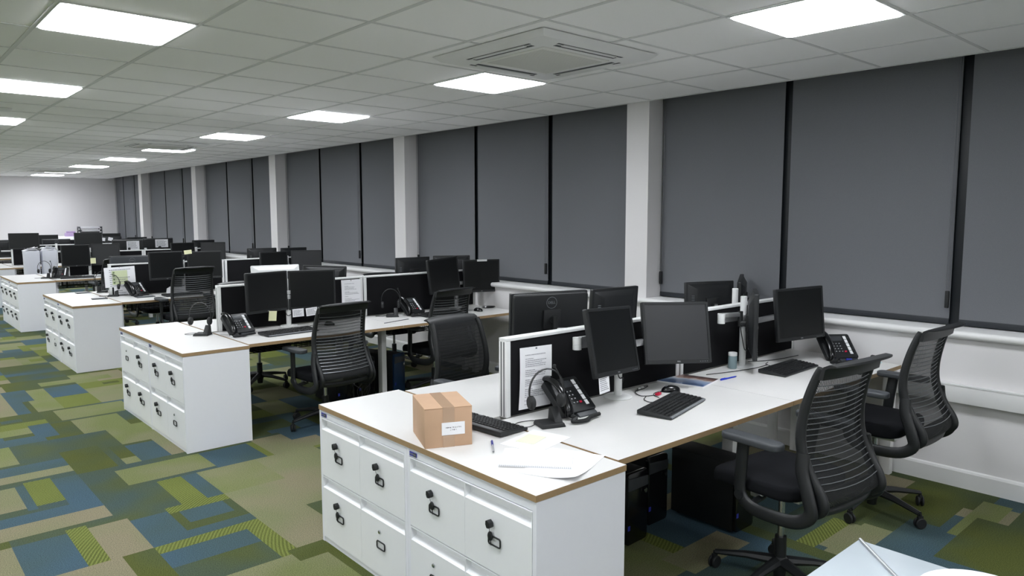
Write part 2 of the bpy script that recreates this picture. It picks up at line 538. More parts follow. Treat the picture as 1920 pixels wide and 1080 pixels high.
# window wall: dado wall, piers between the windows, lintel zone behind the ceiling edge
PY = [0.20 - 3.69, 0.20, 3.891, 7.585, 11.255, 14.906, 18.544]     # near edge of every pier
PWD = 0.238
wb = MB()
wb.box(XW, XW + 0.3, Y0R, Y1R, 0, 0.935)
for p in PY:
    wb.box(XW, XW + 0.3, p, p + PWD, 0.935, 2.9)
wb.box(XW, XW + 0.3, Y0R, PY[0], 0.935, 2.9)
wb.box(XW + 0.12, XW + 0.42, Y0R, Y1R, 2.9, 3.0)
wb.box(XW, XW + 0.02, Y0R, Y1R, H + 0.05, 2.95)
struct(wb.build('wall_right', M_WALL, smooth=False))
struct(MB().box(X0R, XW + 0.4, Y1R, Y1R + 0.15, 0, 3.0).build('wall_far', M_WALL, smooth=False))
struct(MB().box(X0R - 0.15, X0R, Y0R, Y1R, 0, 3.0).build('wall_left', M_WALL, smooth=False))
struct(MB().box(X0R, XW + 0.4, Y0R - 0.15, Y0R, 0, 3.0).build('wall_back', M_WALL, smooth=False))
# sill board with a rounded nosing
nose = [(XB + 0.06, 0.986), (XB + 0.06, 0.94)] + [(5.035 + 0.0, 0.938)] + [(5.020, 0.942), (5.012, 0.952), (5.010, 0.963), (5.012, 0.974), (5.020, 0.983), (5.032, 0.986)]
struct(MB().prism([(a, b) for a, b in nose], Y0R, Y1R, 'y').build('trim_1', M_TRIM, angle=60))
# skirting
sk = [(XW, 0), (XW - 0.018, 0), (XW - 0.018, 0.10), (XW - 0.012, 0.112), (XW, 0.118)]
struct(MB().prism(sk, Y0R, Y1R, 'y').build('baseboard_right', M_TRIM, smooth=False))
struct(MB().box(X0R, XW - 0.02, Y1R - 0.018, Y1R, 0, 0.115).build('baseboard_far', M_TRIM, bevel=0.004))
# cable trunking along the dado
struct(MB().box(XW - 0.055, XW, Y0R, 1.86, 0.54, 0.655).build('trim_2', M_TRIM, bevel=0.006))
cl = MB()
cl.box(XW - 0.058, XW - 0.03, Y0R, 1.86, 0.648, 0.657)
struct(cl.build('trim_3', M_WPLAS, smooth=False))

def bay_name(i):
    return ['bay beside the nearest chair', 'second bay from the camera', 'third bay from the camera', 'fourth bay from the camera', 'fifth bay from the camera', 'bay next to the far wall'][i]
def blind(y0, y1, chain='far'):
    r = empty('roller_blind')
    h = y1 - y0
    MB().box(-0.002, 0.002, 0.0, h, 1.028, 2.72).build('fabric', M_BLIND, r, smooth=False)
    MB().box(-0.008, 0.008, 0.0, h, 0.992, 1.03).build('bottom_bar', M_BLBAR, r, bevel=0.003)
    MB().cyl((0.0, 0, 2.74), (0.0, h, 2.74), 0.03, 14).build('roller', M_BLBAR, r)
    if chain is None: return r
    ch = h if chain == 'far' else 0.030
    h = ch
    c = MB()
    c.tube([(-0.022, h - 0.025, 2.70), (-0.022, h - 0.025, 1.22)], 0.0022, 6)
    c.tube([(-0.030, h - 0.012, 2.70), (-0.030, h - 0.012, 1.22)], 0.0022, 6)
    c.build('pull_chain', M_ALUD, r)
    MB().box(-0.036, -0.016, h - 0.030, h - 0.008, 1.10, 1.21).build('chain_weight', M_BLACKM, r, bevel=0.003)
    return r
n_w = 0
for i in range(1, 7):
    a = PY[i] + PWD
    b = PY[i + 1] if i < 6 else Y1R
    m1, m2 = a + (1.13 if i < 6 else 1.05), a + (2.31 if i < 6 else 2.05)
    n_w += 1
    w = empty('window_%d' % n_w, (XB + 0.03, a, 0.95)); struct(w)
    fb = MB()
    L = b - a
    fb.box(0, 0.05, 0, L, 0.03, 0.09); fb.box(0, 0.05, 0, L, 1.80, 1.86)
    for yy in (0, m1 - a, m2 - a, L):
        fb.box(-0.004, 0.05, max(0, yy - 0.045), min(L, yy + 0.045), 0.03, 1.86)
    fb.build('window_frame', M_FRAME, w, bevel=0.003)
    MB().box(0.02, 0.028, 0.01, L - 0.01, 0.05, 1.85).build('pane', M_PANE, w, smooth=False)
    segs = [(a + 0.012, m1 - 0.029, None), (m1 + 0.029, m2 - 0.029, 'near'), (m2 + 0.029, b - 0.008, 'far')]
    pos = ['right-hand', 'middle', 'left-hand']
    for s, (p, q, chn) in enumerate(segs):
        r = blind(p, q, chn)
        r.location = (XB, p, 0)
        tag(r, 'dark grey roller blind, %s one in the %s' % (pos[s], bay_name(i - 1)), 'blind', 'dark grey roller blinds along the window wall')
# near bay beside the camera (right edge of the photo)
r = blind(PY[0] + PWD + 2.33, PY[1] - 0.01); r.location = (XB, PY[0] + PWD + 2.33, 0)
bpy.data.objects.remove(r.children[0]) if False else None
tag(r, 'dark grey roller blind beyond the right edge, in the bay nearest the camera', 'blind', 'dark grey roller blinds along the window wall')
for q0 in (PY[0] + PWD + 0.01, PY[0] + PWD + 1.15):
    r = blind(q0, q0 + 1.12); r.location = (XB, q0, 0)
    tag(r, 'dark grey roller blind beyond the right edge, in the bay nearest the camera', 'blind', 'dark grey roller blinds along the window wall')

# ---------------------------------------------------------------- ceiling lights
def light_panel():
    r = empty('ceiling_light')
    f = MB()
    s = 0.3
    f.box(-s, s, -s, -s + 0.012, -0.006, 0.0); f.box(-s, s, s - 0.012, s, -0.006, 0.0)
    f.box(-s, -s + 0.012, -s + 0.012, s - 0.012, -0.006, 0.0); f.box(s - 0.012, s, -s + 0.012, s - 0.012, -0.006, 0.0)
    f.build('frame', M_WPLAS, r, smooth=False)
    MB().prism(rrect(-s + 0.010, s - 0.010, -s + 0.010, s - 0.010, 0.03), -0.010, -0.003).build('diffuser', M_LIT, r, smooth=False)
    return r
LY = [1.41 + 0.3062 + 2.432 * k for k in range(-2, 9)]
LY[10] = 20.4
names_y = {2: 'at the top right corner of the photo', 3: 'beside the nearest ceiling air conditioner', 4: 'second after the nearest air conditioner', 5: 'third after the nearest air conditioner',
           6: 'beside the middle ceiling air conditioner', 7: 'one after the middle air conditioner', 8: 'two after the middle air conditioner', 9: 'beside the farthest air conditioner, partly hidden', 10: 'closest to the far wall'}
for cx, colname in ((3.5125, 'window-side row'), (1.0525, 'left row')):
    for k, y in enumerate(LY):
        if colname == 'window-side row' and k >= 2:
            lab = 'lit square ceiling light in the window-side row, %s' % names_y[k]
        elif colname == 'left row' and k in (3, 4, 5):
            lab = {3: 'largest lit square ceiling light, top left of the photo', 4: 'lit square ceiling light cut by the left edge, larger one', 5: 'lit square ceiling light cut by the left edge, smaller one'}[k]
        else:
            lab = 'lit square ceiling light outside the photo frame'
        place('light', light_panel, (cx, y, H - 0.002), 0, lab, 'ceiling light', 'square LED ceiling lights')
for cx in (-1.4075, -3.8675):
    for k, y in enumerate(LY):
        place('light', light_panel, (cx, y, H - 0.002), 0, 'lit square ceiling light outside the photo frame', 'ceiling light', 'square LED ceiling lights')

def ac_unit():
    r = empty('air_conditioner')
    p = MB()
    p.frustum(-0.030, (-0.445, 0.445, -0.445, 0.445), 0.0, (-0.482, 0.482, -0.482, 0.482))
    p.build('panel', M_TRIM, r, bevel=0.002)
    s = MB()
    for k in range(4):
        M = RZ(90 * k)
        s.box(-0.25, 0.25, 0.322, 0.350, -0.0312, -0.025, M)
        s.box(-0.27, 0.27, 0.368, 0.385, -0.0312, -0.025, M)
    s.build('air_slot', M_DGREY, r, smooth=False)
    fl = MB()
    for k in range(4):
        fl.box(-0.22, 0.22, 0.352, 0.378, -0.036, -0.029, RZ(90 * k))
    fl.build('louvre', M_TRIM, r, bevel=0.002)
    g = MB(); g.box(-0.275, 0.275, -0.275, 0.275, -0.036, -0.028)
    go = g.build('grille', mat('grille_plastic', srgb(226, 226, 222), 0.6), r, bevel=0.004)
    gs = MB()
    for k in range(40):
        yy = -0.235 + k * 0.012
        gs.box(-0.25, 0.25, yy, yy + 0.004, -0.0372, -0.0355)
    gs.build('grille_slat', mat('slat_plastic', srgb(205, 205, 200), 0.6), r, smooth=False)
    return r
for (y, lab) in ((3.22, 'square white ceiling air conditioner nearest the camera'), (10.6, 'middle square ceiling air conditioner, behind the fourth light'), (18.0, 'farthest square ceiling air conditioner near the far wall')):
    place('ac', ac_unit, (3.16, y, H - 0.005), 0, lab, 'air conditioner', 'ceiling cassette air conditioners')
sd = MB(); sd.lathe([(0.05, 0), (0.055, -0.012), (0.04, -0.03), (0.0, -0.034)], 20)
tag(sd.build('smoke_detector', M_WPLAS, loc=(1.08, 7.95, H)), 'small round white smoke detector on the ceiling at the left edge', 'smoke detector')
# ---------------------------------------------------------------- rows of benches
ROWS = [(1.704, 1.773, -0.8), (1.667, 5.343, 0.0), (1.691, 8.945, 0.0), (1.715, 12.67, 0.0), (1.70, 16.30, 0.0), (1.70, 19.84, 0.0)]
ORD = ['nearest', 'second', 'third', 'fourth', 'fifth', 'farthest']
def W(k, a, b, z=0.0):
    x, y, r = ROWS[k]
    c, s = math.cos(rad(r)), math.sin(rad(r))
    return (x + a * c - b * s, y + a * s + b * c, z)
TOP = 0.73
LROW, DCAB = 1.648, 0.4853

def lock_set(parent, yc, zc, key, style):
    """lock, label frame and, where the photo shows one, a key with its fob"""
    l = MB(); l.lathe([(0.0, 0), (0.009, 0), (0.009, 0.004), (0.006, 0.006), (0.0, 0.006)], 14, T((-0.003, yc, zc)) @ RY(-90))
    l.build('lock', M_CHROME, parent)
    f = MB()
    z2 = zc - 0.062
    yo = yc - (0.012 if style != 2 else 0.03)
    pts = [(-0.006, a, b) for a, b in rrect(yo - 0.034, yo + 0.034, z2 - 0.017, z2 + 0.017, 0.008)]
    f.tube(pts, 0.0032, 6, closed=True)
    f.build('label_holder', M_BLACKM, parent)
    if key:
        kb = MB()
        kb.prism([(yc - 0.012, zc + 0.004), (yc - 0.006, zc - 0.008), (yc + 0.006, zc - 0.009), (yc + 0.013, zc + 0.004), (yc + 0.012, zc + 0.018), (yc + 0.003, zc + 0.022), (yc - 0.010, zc + 0.014)], -0.030, -0.009, 'x')
        kb.cyl((-0.012, yc, zc), (-0.003, yc, zc), 0.003, 8)
        hz = zc - 0.045
        hy = yc + (0.006 if style == 0 else (-0.004 if style == 1 else 0.014))
        kb.tube([(-0.020, yc, zc - 0.006), (-0.018, (yc + hy) / 2, zc - 0.020), (-0.012, hy, hz + 0.012)], 0.0012, 5)
        kb.lathe([(0.0, 0), (0.013, 0.0), (0.014, 0.004), (0.011, 0.008), (0.0, 0.008)], 12, T((-0.008, hy, hz)) @ RY(-90) @ Matrix.Diagonal((1.35, 1, 1, 1)))
        kb.tube([(-0.010, hy, hz - 0.012), (-0.010, hy - 0.003, hz - 0.036)], 0.0022, 5)
        kb.build('key_fob', M_BLACKM, parent, bevel=0.0015, seg=1)

def cabinet(pattern, uw=0.822, badge=True):
    # pattern: keys for (far-top, near-top, far-bottom, near-bottom)
    r = empty('filing_cabinet')
    b = MB()
    d = 0.478
    b.box(0.0, d, 0.0, 0.020, 0.0, 0.703); b.box(0.0, d, uw - 0.020, uw, 0.0, 0.703)
    b.box(0.002, d, 0.020, uw - 0.020, 0.668, 0.703)
    b.box(d - 0.012, d, 0.020, uw - 0.020, 0.0, 0.668)
    b.box(0.004, d - 0.012, 0.020, uw - 0.020, 0.0, 0.028)
    b.box(0.02, d - 0.012, 0.020, uw - 0.020, 0.34, 0.36)
    b.build('body', M_STEEL, r, bevel=0.0008, seg=1)
    zs = [(0.362, 0.664), (0.030, 0.356)]
    ys = [(uw / 2 + 0.0008, uw - 0.0215), (0.0215, uw / 2 - 0.0008)]
    for ri, (z0, z1) in enumerate(zs):
        for ci, (y0, y1) in enumerate(ys):
            p = MB()
            prof = [(-0.0012, z0), (-0.0012, z1 - 0.060), (0.028, z1 - 0.044), (0.028, z1 - 0.006), (-0.0012, z1 - 0.004), (-0.0012, z1), (0.034, z1), (0.034, z0)]
            p.prism([(a, c) for a, c in prof], y0, y1, 'y')
            dr = p.build('door', M_STEELD, r, smooth=False)
            for (ya, yb) in ((y0, y0 + 0.003), (y1 - 0.003, y1)):
                e = MB()
                e.prism([(-0.0008, z1 - 0.060), (0.028, z1 - 0.044), (0.028, z1 - 0.006), (-0.0008, z1 - 0.004)], ya, yb, 'y')
                e.build('grip_end', M_STEELD, dr, smooth=False)
            key = pattern[ri * 2 + ci]
            yc = (y0 + y1) / 2 + 0.02
            lock_set(dr, yc, z1 - 0.115, key > 0, max(0, key - 1))
    if badge:
        g = MB(); g.box(-0.0015, 0.002, uw - 0.075, uw - 0.022, 0.674, 0.692); g.mi = 1
        g.box(-0.0018, 0.001, uw - 0.0745, uw - 0.051, 0.6745, 0.6915)
        g.build('badge', [M_BADGE, M_DGREY], r, label='small badge, half blue and half dark grey')
        t = MB()
        for q, wq in ((0.026, 0.006), (0.034, 0.004), (0.040, 0.007), (0.050, 0.005), (0.057, 0.006), (0.065, 0.004)):
            t.box(-0.0022, -0.0016, uw - q - wq, uw - q, 0.680, 0.6865)
        t.build('badge_lettering', M_GREYP, r, smooth=False)
    return r

CABPAT = {0: [(1, 2, 1, 0), (2, 1, 0, 0)], 1: [(0, 1, 1, 3), (1, 1, 3, 0)], 2: [(1, 1, 1, 0), (1, 2, 1, 3)], 3: [(1, 1, 1, 1), (1, 2, 2, 3)], 4: [(1, 1, 1, 1), (1, 1, 1, 1)], 5: [(1, 1, 1, 1), (1, 1, 1, 1)]}
for k in range(6):
    rz = rad(ROWS[k][2])
    far, near = CABPAT[k]
    for side, pat, b in (('far', far, 0.826), ('near', near, 0.002)):
        where = {'far': 'left-hand cabinet', 'near': 'right-hand cabinet'}[side]
        tell = {0: 'with a cardboard box on its worktop', 1: 'in the second row'}.get(k, 'in the %s row' % ORD[k])
        if k == 0:
            lab = 'white steel four-door filing cabinet of the nearest row, %s' % ('under the box' if side == 'far' else 'under the notepad')
        else:
            lab = 'white steel four-door filing cabinet in the %s row, %s' % (ORD[k], 'far one of the pair' if side == 'far' else 'near one of the pair')
        place('cab%s%d' % (pat, k == 0), lambda: cabinet(pat), W(k, 0.004, b), rz, lab, 'filing cabinet', 'white filing cabinets at the aisle ends of the desk rows')
    def wt():
        r = empty('worktop')
        MB().box(0, DCAB, 0, LROW, 0.7055, 0.7295).build('plywood_edge', M_EDGE, r)
        MB().box(0.0008, DCAB - 0.0008, 0.0008, LROW - 0.0008, 0.7290, TOP).build('laminate', M_LAM, r)
        return r
    place('worktop', wt, W(k, 0, 0), rz, 'white worktop with plywood edge over the filing cabinets of the %s row' % ORD[k], 'worktop', 'white worktops on the filing cabinets')

DW, DD = 1.395, 0.745
def desk(kind):
    r = empty('desk')
    e = MB(); e.box(0, DW, 0, DD, 0.7055, 0.7295); e.build('plywood_edge', M_EDGE, r)
    MB().box(0.0008, DW - 0.0008, 0.0008, DD - 0.0008, 0.7290, TOP).build('laminate', M_LAM, r)
    bb = MB(); bb.box(0, DW, DD - 0.001, DD + 0.001, 0.706, 0.7298)
    xs = DW if kind in ('PL', 'WL') else 0.0
    bb.box(xs - 0.001, xs + 0.001, 0.003, DD, 0.706, 0.7298)
    bb.build('white_edge', M_LAM, r, smooth=False)
    fr = MB(); fr.box(0.05, DW - 0.05, 0.34, 0.38, 0.675, 0.7055); fr.box(0.05, DW - 0.05, DD - 0.12, DD - 0.08, 0.66, 0.7055)
    fr.build('underframe', M_TRIM, r)
    tray = MB()
    for i in range(24):
        xx = 0.12 + i * (DW - 0.24) / 23
        tray.tube([(xx, DD - 0.24, 0.64), (xx, DD - 0.24, 0.56), (xx, DD - 0.06, 0.56), (xx, DD - 0.06, 0.64)], 0.002, 4)
    for (yy, zz) in ((DD - 0.24, 0.64), (DD - 0.24, 0.60), (DD - 0.24, 0.56), (DD - 0.15, 0.56), (DD - 0.06, 0.56), (DD - 0.06, 0.60), (DD - 0.06, 0.64)):
        tray.tube([(0.12, yy, zz), (DW - 0.12, yy, zz)], 0.0022, 4)
    for xx in (0.25, DW - 0.25):
        tray.box(xx - 0.01, xx + 0.01, DD - 0.16, DD - 0.14, 0.56, 0.7055)
    tray.build('cable_tray', M_BLACKM, r, smooth=False)
    # kind: 'PL' end panel on the left, post right-inset; 'PR' mirrored; 'WR' window end right; 'WL' mirrored
    if kind in ('PL', 'PR'):
        xx = 0.0 if kind == 'PL' else DW - 0.024
        MB().box(xx, xx + 0.024, 0.06, DD - 0.01, 0, 0.7055).build('end_panel', M_STEEL, r, bevel=0.002)
        lx = DW - 0.022 if kind == 'PL' else -0.028
        MB().box(lx, lx + 0.05, 0.335, 0.405, 0, 0.7055).build('leg', M_TRIM, r, bevel=0.004)
    else:
        lx = DW - 0.055 if kind == 'WR' else 0.005
        MB().box(lx, lx + 0.05, 0.02, 0.09, 0, 0.7055).build('leg', M_TRIM, r, bevel=0.004)
        MB().box(lx, lx + 0.05, DD - 0.09, DD - 0.03, 0, 0.7055).build('leg', M_TRIM, r, bevel=0.004)
    return r
for k in range(6):
    rz = rad(ROWS[k][2])
    for side in ('near', 'far'):
        for j, end in ((0, 'aisle'), (1, 'window')):
            if side == 'near':
                loc = W(k, 0.500 + j * 1.40, 0.055); rr = rz; kind = 'PL' if j == 0 else 'WR'
            else:
                loc = W(k, 0.500 + 1.395 + j * 1.40, 1.605); rr = rz + math.pi; kind = 'PR' if j == 0 else 'WL'
            if k == 5 and side == 'far' and j == 1: continue
            place('desk' + kind, lambda: desk(kind), loc, rr, 'white desk with plywood edge, %s-end desk on the %s side of the %s row' % (end, side, ORD[k]), 'desk', 'white bench desks')

def divider(n=1.375):
    r = empty('desk_screen')
    MB().box(0.028, n - 0.028, -0.022, 0.022, 0.735, 1.103).build('fabric_panel', M_PANEL, r, bevel=0.003)
    MB().box(0.0, n, -0.027, 0.027, 1.103, 1.118).build('top_rail', M_WPLAS, r, bevel=0.002)
    for xx in (0.0, n - 0.028):
        p = MB(); p.box(xx, xx + 0.028, -0.027, 0.027, 0.731, 1.103)
        po = p.build('end_post', M_WPLAS, r, bevel=0.002)
        g = MB()
        s = -1 if xx == 0 else 1
        xf = xx - 0.0008 if xx == 0 else xx + 0.028
        for yy in (-0.014, 0.006):
            g.box(xf, xf + 0.0008, yy, yy + 0.008, 0.735, 1.10)
        g.build('groove', M_ALUD, po, smooth=False)
    for xx in (0.3, n - 0.3):
        MB().box(xx - 0.03, xx + 0.03, -0.02, 0.02, 0.731, 0.737).build('clamp', M_ALU, r)
    return r
for k in range(6):
    rz = rad(ROWS[k][2])
    for j in (0, 1):
        off = 0.0
        if k == 3 and j == 0:
            place('screen_short', lambda: divider(1.14), W(k, 0.80, 0.83), rz, 'black fabric desk screen with white top rail, aisle end of the %s row' % ORD[k], 'desk screen', 'black desk screens with white frames')
            continue
        place('screen', divider, W(k, 0.555 + j * 1.39, 0.83), rz, 'black fabric desk screen with white top rail, %s end of the %s row' % ('aisle' if j == 0 else 'window', ORD[k]), 'desk screen', 'black desk screens with white frames')

# ---------------------------------------------------------------- monitors and arms
def monitor(w, h, style='square'):
    r = empty('monitor')
    shell = M_BLACK if style != 'silver' else M_WPLAS
    b = MB()
    b.prism(rrect(-w / 2, w / 2, -h / 2, h / 2, 0.008, 3), 0.0, 0.024, 'y')
    b.build('casing', shell, r, bevel=0.003)
    bz = 0.016 if style != 'thin' else 0.012
    s = MB(); s.box(-w / 2 + bz, w / 2 - bz, -0.0008, 0.004, -h / 2 + bz + 0.008, h / 2 - bz)
    s.build('screen', M_SCREENG if style == 'lit' else M_SCREEN, r, smooth=False)
    fr = MB()
    x0, x1, z0, z1 = -w / 2 + bz, w / 2 - bz, -h / 2 + bz + 0.008, h / 2 - bz
    for q in ((-w / 2 + 0.002, x0, -h / 2 + 0.002, h / 2 - 0.002), (x1, w / 2 - 0.002, -h / 2 + 0.002, h / 2 - 0.002), (x0, x1, -h / 2 + 0.002, z0), (x0, x1, z1, h / 2 - 0.002)):
        fr.box(q[0], q[1], -0.004, 0.001, q[2], q[3])
    fr.build('bezel', M_BLACK, r, bevel=0.001, seg=1)
    bk = MB()
    if style in ('square', 'lit'):
        M = RX(-90)
        bk.frustum(0.022, (-w / 2 + 0.012, w / 2 - 0.012, -h / 2 + 0.012, h / 2 - 0.012), 0.052, (-w / 2 + 0.075, w / 2 - 0.075, -h / 2 + 0.05, h / 2 - 0.05), M)
        bk.build('back_cover', M_BLACK, r, bevel=0.006)
        vg = MB()
        for i in range(5):
            vg.box(w / 2 - 0.062, w / 2 - 0.035, 0.040, 0.0445, h / 2 - 0.10 - i * 0.011, h / 2 - 0.097 - i * 0.011)
        vg.build('vent', M_GREYP, r, smooth=False)
    elif style == 'silver':
        M = RX(-90)
        bk.frustum(0.022, (-w / 2 + 0.01, w / 2 - 0.01, -h / 2 + 0.01, h / 2 - 0.01), 0.06, (-w / 2 + 0.06, w / 2 - 0.06, -h / 2 + 0.05, h / 2 - 0.05), M)
        bk.build('back_cover', M_WPLAS, r, bevel=0.006)
        vg = MB()
        for i in range(26):
            xx = -w / 2 + 0.07 + i * (w - 0.14) / 25
            vg.box(xx, xx + 0.004, 0.036, 0.042, h / 2 - 0.05, h / 2 - 0.028)
        vg.build('vent', M_GREYP, r, smooth=False)
    else:
        bk.prism(rrect(-w / 2 + 0.006, w / 2 - 0.006, -h / 2 + 0.006, h / 2 - 0.006, 0.02, 4), 0.020, 0.046, 'y')
        bk.build('back_cover', M_DGREY if style == 'grey' else M_BLACK, r, bevel=0.010, seg=3)
        rg = MB(); rg.tube([(0.033 * math.cos(a), 0.0468, h / 2 - 0.06 + 0.033 * math.sin(a)) for a in [2 * math.pi * i / 28 for i in range(28)]], 0.0012, 6, closed=True)
        lo = rg.build('logo_ring', M_GREYP, r)
        text('logo_lettering', 'DELL', 0.021, M_GREYP, lo, T((0, 0.0465, h / 2 - 0.06)) @ RZ(180) @ RX(90), 0.0006)
    pl = MB(); pl.box(-0.055, 0.055, 0.045, 0.062, -0.055, 0.055)
    pl.build('mount_plate', M_BLACKM, r, bevel=0.003)
    if style != 'silver':
        text('front_lettering', 'DELL', 0.0095, M_ALU, r, T((0, -0.0044, -h / 2 + 0.012)) @ RX(90), 0.0003)
    bt = MB()
    for i in range(4):
        bt.box(w / 2 - 0.075 + i * 0.014, w / 2 - 0.070 + i * 0.014, -0.0052, -0.0035, -h / 2 + 0.009, -h / 2 + 0.012)
    bt.build('button', M_GREYP, r, smooth=False)
    return r
SQ, WD = (0.41, 0.345), (0.50, 0.31)
MON = []
def mon(style, c, yaw, tilt, label, roll=0.0, portrait=False):
    w, h = SQ if style in ('square', 'lit') else WD
    if style == 'silver': w, h = 0.44, 0.33
    ry = -roll + (90 if portrait else 0)
    o = place('mon' + style, lambda: monitor(w, h, style), c, (rad(-tilt), rad(ry), rad(yaw)), label, 'monitor', 'monitors on the desks')
    R = Euler((rad(-tilt), 0, rad(yaw)), 'XYZ').to_matrix()
    return Vector(c) + R @ Vector((0, 0.062, 0)), R @ Vector((0, 1, 0))
def stand(base, ztop, zc, heads, label, elbows=None, facing=1):
    """post on a round base with one two-piece arm per monitor"""
    r = empty('monitor_stand', (base[0], base[1], TOP))
    B = Vector((base[0], base[1], TOP))
    def L(p): return Vector(p) - B
    b = MB(); b.lathe([(0.0, 0.0), (0.075, 0.0), (0.078, 0.004), (0.070, 0.009), (0.035, 0.013), (0.0, 0.013)], 28)
    b.build('base', M_WPLAS, r)
    p = MB(); p.lathe([(0.0, 0.01), (0.021, 0.01), (0.021, ztop - TOP - 0.002), (0.018, ztop - TOP), (0.0, ztop - TOP)], 20)
    p.build('post', M_WPLAS, r)
    for i, (hp, hn) in enumerate(heads):
        z1 = zc
        c = MB(); c.lathe([(0.0, 0), (0.030, 0), (0.030, 0.035), (0.0, 0.035)], 20, T((0, 0, z1 - TOP - 0.017 - 0.04 * i)))
        c.build('collar', M_ALU, r, bevel=0.002)
        s = Vector((base[0], base[1], z1 - 0.04 * i))
        jt = hp + hn * 0.035
        if elbows and elbows[i]:
            E = Vector((elbows[i][0], elbows[i][1], s.z))
        else:
            d = jt - s; d.z = 0
            n = Vector((-d.y, d.x, 0)).normalized() if d.length > 1e-4 else Vector((1, 0, 0))
            q = (s + jt) / 2
            o1, o2 = q + n * 0.13, q - n * 0.13
            E = o1 if (o1.y * facing < o2.y * facing) == False else o2
            E = Vector((base[0] + (0.24 if d.x > 0 else -0.24), base[1] + 0.0 * facing, s.z))
        a1 = MB(); a1.tube([L(s), L(E)], 0.017, 4, ry=0.013, side=(0, 0, 1))
        a1.build('lower_arm', M_ALU, r, bevel=0.003)
        e = MB(); e.lathe([(0, 0), (0.023, 0), (0.023, 0.024), (0.0215, 0.026), (0.023, 0.028), (0.023, 0.062), (0, 0.062)], 18, T(L(E) - Vector((0, 0, 0.022))))
        e.build('elbow', M_WPLAS, r)
        E2 = E + Vector((0, 0, 0.028)); J2 = Vector((jt.x, jt.y, E2.z))
        a2 = MB(); a2.tube([L(E2), L(J2)], 0.014, 4, ry=0.011, side=(0, 0, 1))
        a2.build('upper_arm', M_ALU, r, bevel=0.003)
        hd = MB(); zz0, zz1 = sorted((J2.z, hp.z))
        hd.tube([L((J2.x, J2.y, zz0 - 0.02)), L((J2.x, J2.y, zz1 + 0.02))], 0.016, 12)
        hd.tube([L((jt.x, jt.y, hp.z)), L(hp)], 0.02, 12)
        hd.build('tilt_head', M_CHROME if False else M_BLACKM, r)
    cb = MB()
    cb.tube([L(v) for v in smooth_path([(base[0] - 0.09, base[1] - 0.03, zc - 0.03), (base[0] - 0.06, base[1] - 0.03, zc - 0.12), (base[0] - 0.025, base[1] - 0.028, zc - 0.2), (base[0] + 0.024, base[1] - 0.015, TOP + 0.1), (base[0] + 0.03, base[1] + 0.02, TOP + 0.015)])], 0.003, 6)
    cb.build('cable', M_BLACKM, r)
    tag(r, label.replace('monitor arm stand', 'monitor stand'), 'monitor stand', 'white monitor stands with arms')
    return r

# nearest row, near side
h1 = mon('square', (2.848, 2.392, 1.064), 7.2, 13, 'tilted black monitor left of the grey-lit one, note taped below it, nearest row', -2.9)
h2 = mon('lit', (3.375, 2.38, 1.049), -26.6, 13.3, 'black monitor with dark grey screen facing the camera, middle of the nearest row', -1.6)
stand((2.99, 2.478), 1.15, 1.045, [h1, h2], 'white monitor arm stand behind the tilted monitor, aisle-end desk of the nearest row', [(2.69, 2.50), (3.29, 2.48)])
h3 = mon('square', (4.165, 2.345, 1.022), 32, 0, 'black monitor turned upright and seen edge-on, nearest row', 0, True)
h4 = mon('square', (4.601, 2.277, 1.053), -18, 4.9, 'black square monitor beside the desk phone by the window, nearest row', 1.7)
stand((4.197, 2.455), 1.185, 1.05, [h3, h4], 'tall white monitor arm stand behind the edge-on monitor, nearest row', [(3.98, 2.48), (4.74, 2.47)])
# nearest row, far side
g1 = mon('thin', (2.975, 3.0, 1.108), 163, 3, 'black monitor seen from behind with round ring logo, far side of the nearest row')
g2 = mon('square', (3.55, 3.0, 1.075), 176, 4, 'back of black monitor with side vents, behind the tilted monitor, nearest row')
stand((3.30, 2.76), 1.15, 1.02, [g1, g2], 'white monitor arm stand behind the screen, aisle-end desk, far side of the nearest row', facing=-1)
g3 = mon('square', (4.62, 2.99, 1.045), 158, -2, 'back of black monitor above the white rail, left of a white post end, nearest row')
g4 = mon('square', (5.02, 2.98, 1.05), 208, 0, 'back of black monitor turned sharply beside a white post end, nearest row', -4)
stand((4.60, 2.76), 1.185, 1.02, [g3, g4], 'white monitor arm stand with post end above the rail, far window-end desk, nearest row', facing=-1)
# second row
h1 = mon('square', (2.59, 6.0, 1.050), 12, 1.5, 'left black monitor of the aisle-end pair, yellow note under it, second row')
h2 = mon('square', (2.99, 5.98, 1.046), -16.7, 1, 'right black monitor of the aisle-end pair, white notes under it, second row')
stand((2.80, 6.06), 1.15, 1.03, [h1, h2], 'white monitor arm stand behind the aisle-end pair, near side of the second row')
h3 = mon('square', (4.43, 5.96, 1.095), 6, 4, 'left black monitor of the window-end pair behind a mesh chair, second row', 4)
h4 = mon('square', (4.915, 5.95, 1.060), -19, 1, 'right black monitor of the window-end pair with white strip on top, second row')
stand((4.66, 6.06), 1.15, 1.03, [h3, h4], 'white monitor arm stand behind the window-end pair, near side of the second row')
g1 = mon('silver', (2.90, 6.52, 1.075), 170, -14, 'pale grey monitor back with vent slots, far side of the second row')
g2 = mon('square', (3.36, 6.46, 1.045), 158, 2, 'back of black monitor right of the pale grey one, second row', 3)
stand((3.12, 6.33), 1.19, 1.0, [g1, g2], 'white monitor arm stand under the pale grey monitor, second row', facing=-1)
g3 = mon('square', (4.38, 6.46, 1.085), 176, 0, 'back of black monitor left of the window-end pair, second row')
g4 = mon('square', (4.90, 6.46, 1.085), 150, 2, 'back of black monitor just showing behind the window-end pair, second row')
stand((4.62, 6.33), 1.15, 1.02, [g3, g4], 'white monitor arm stand, far window-end desk of the second row', facing=-1)
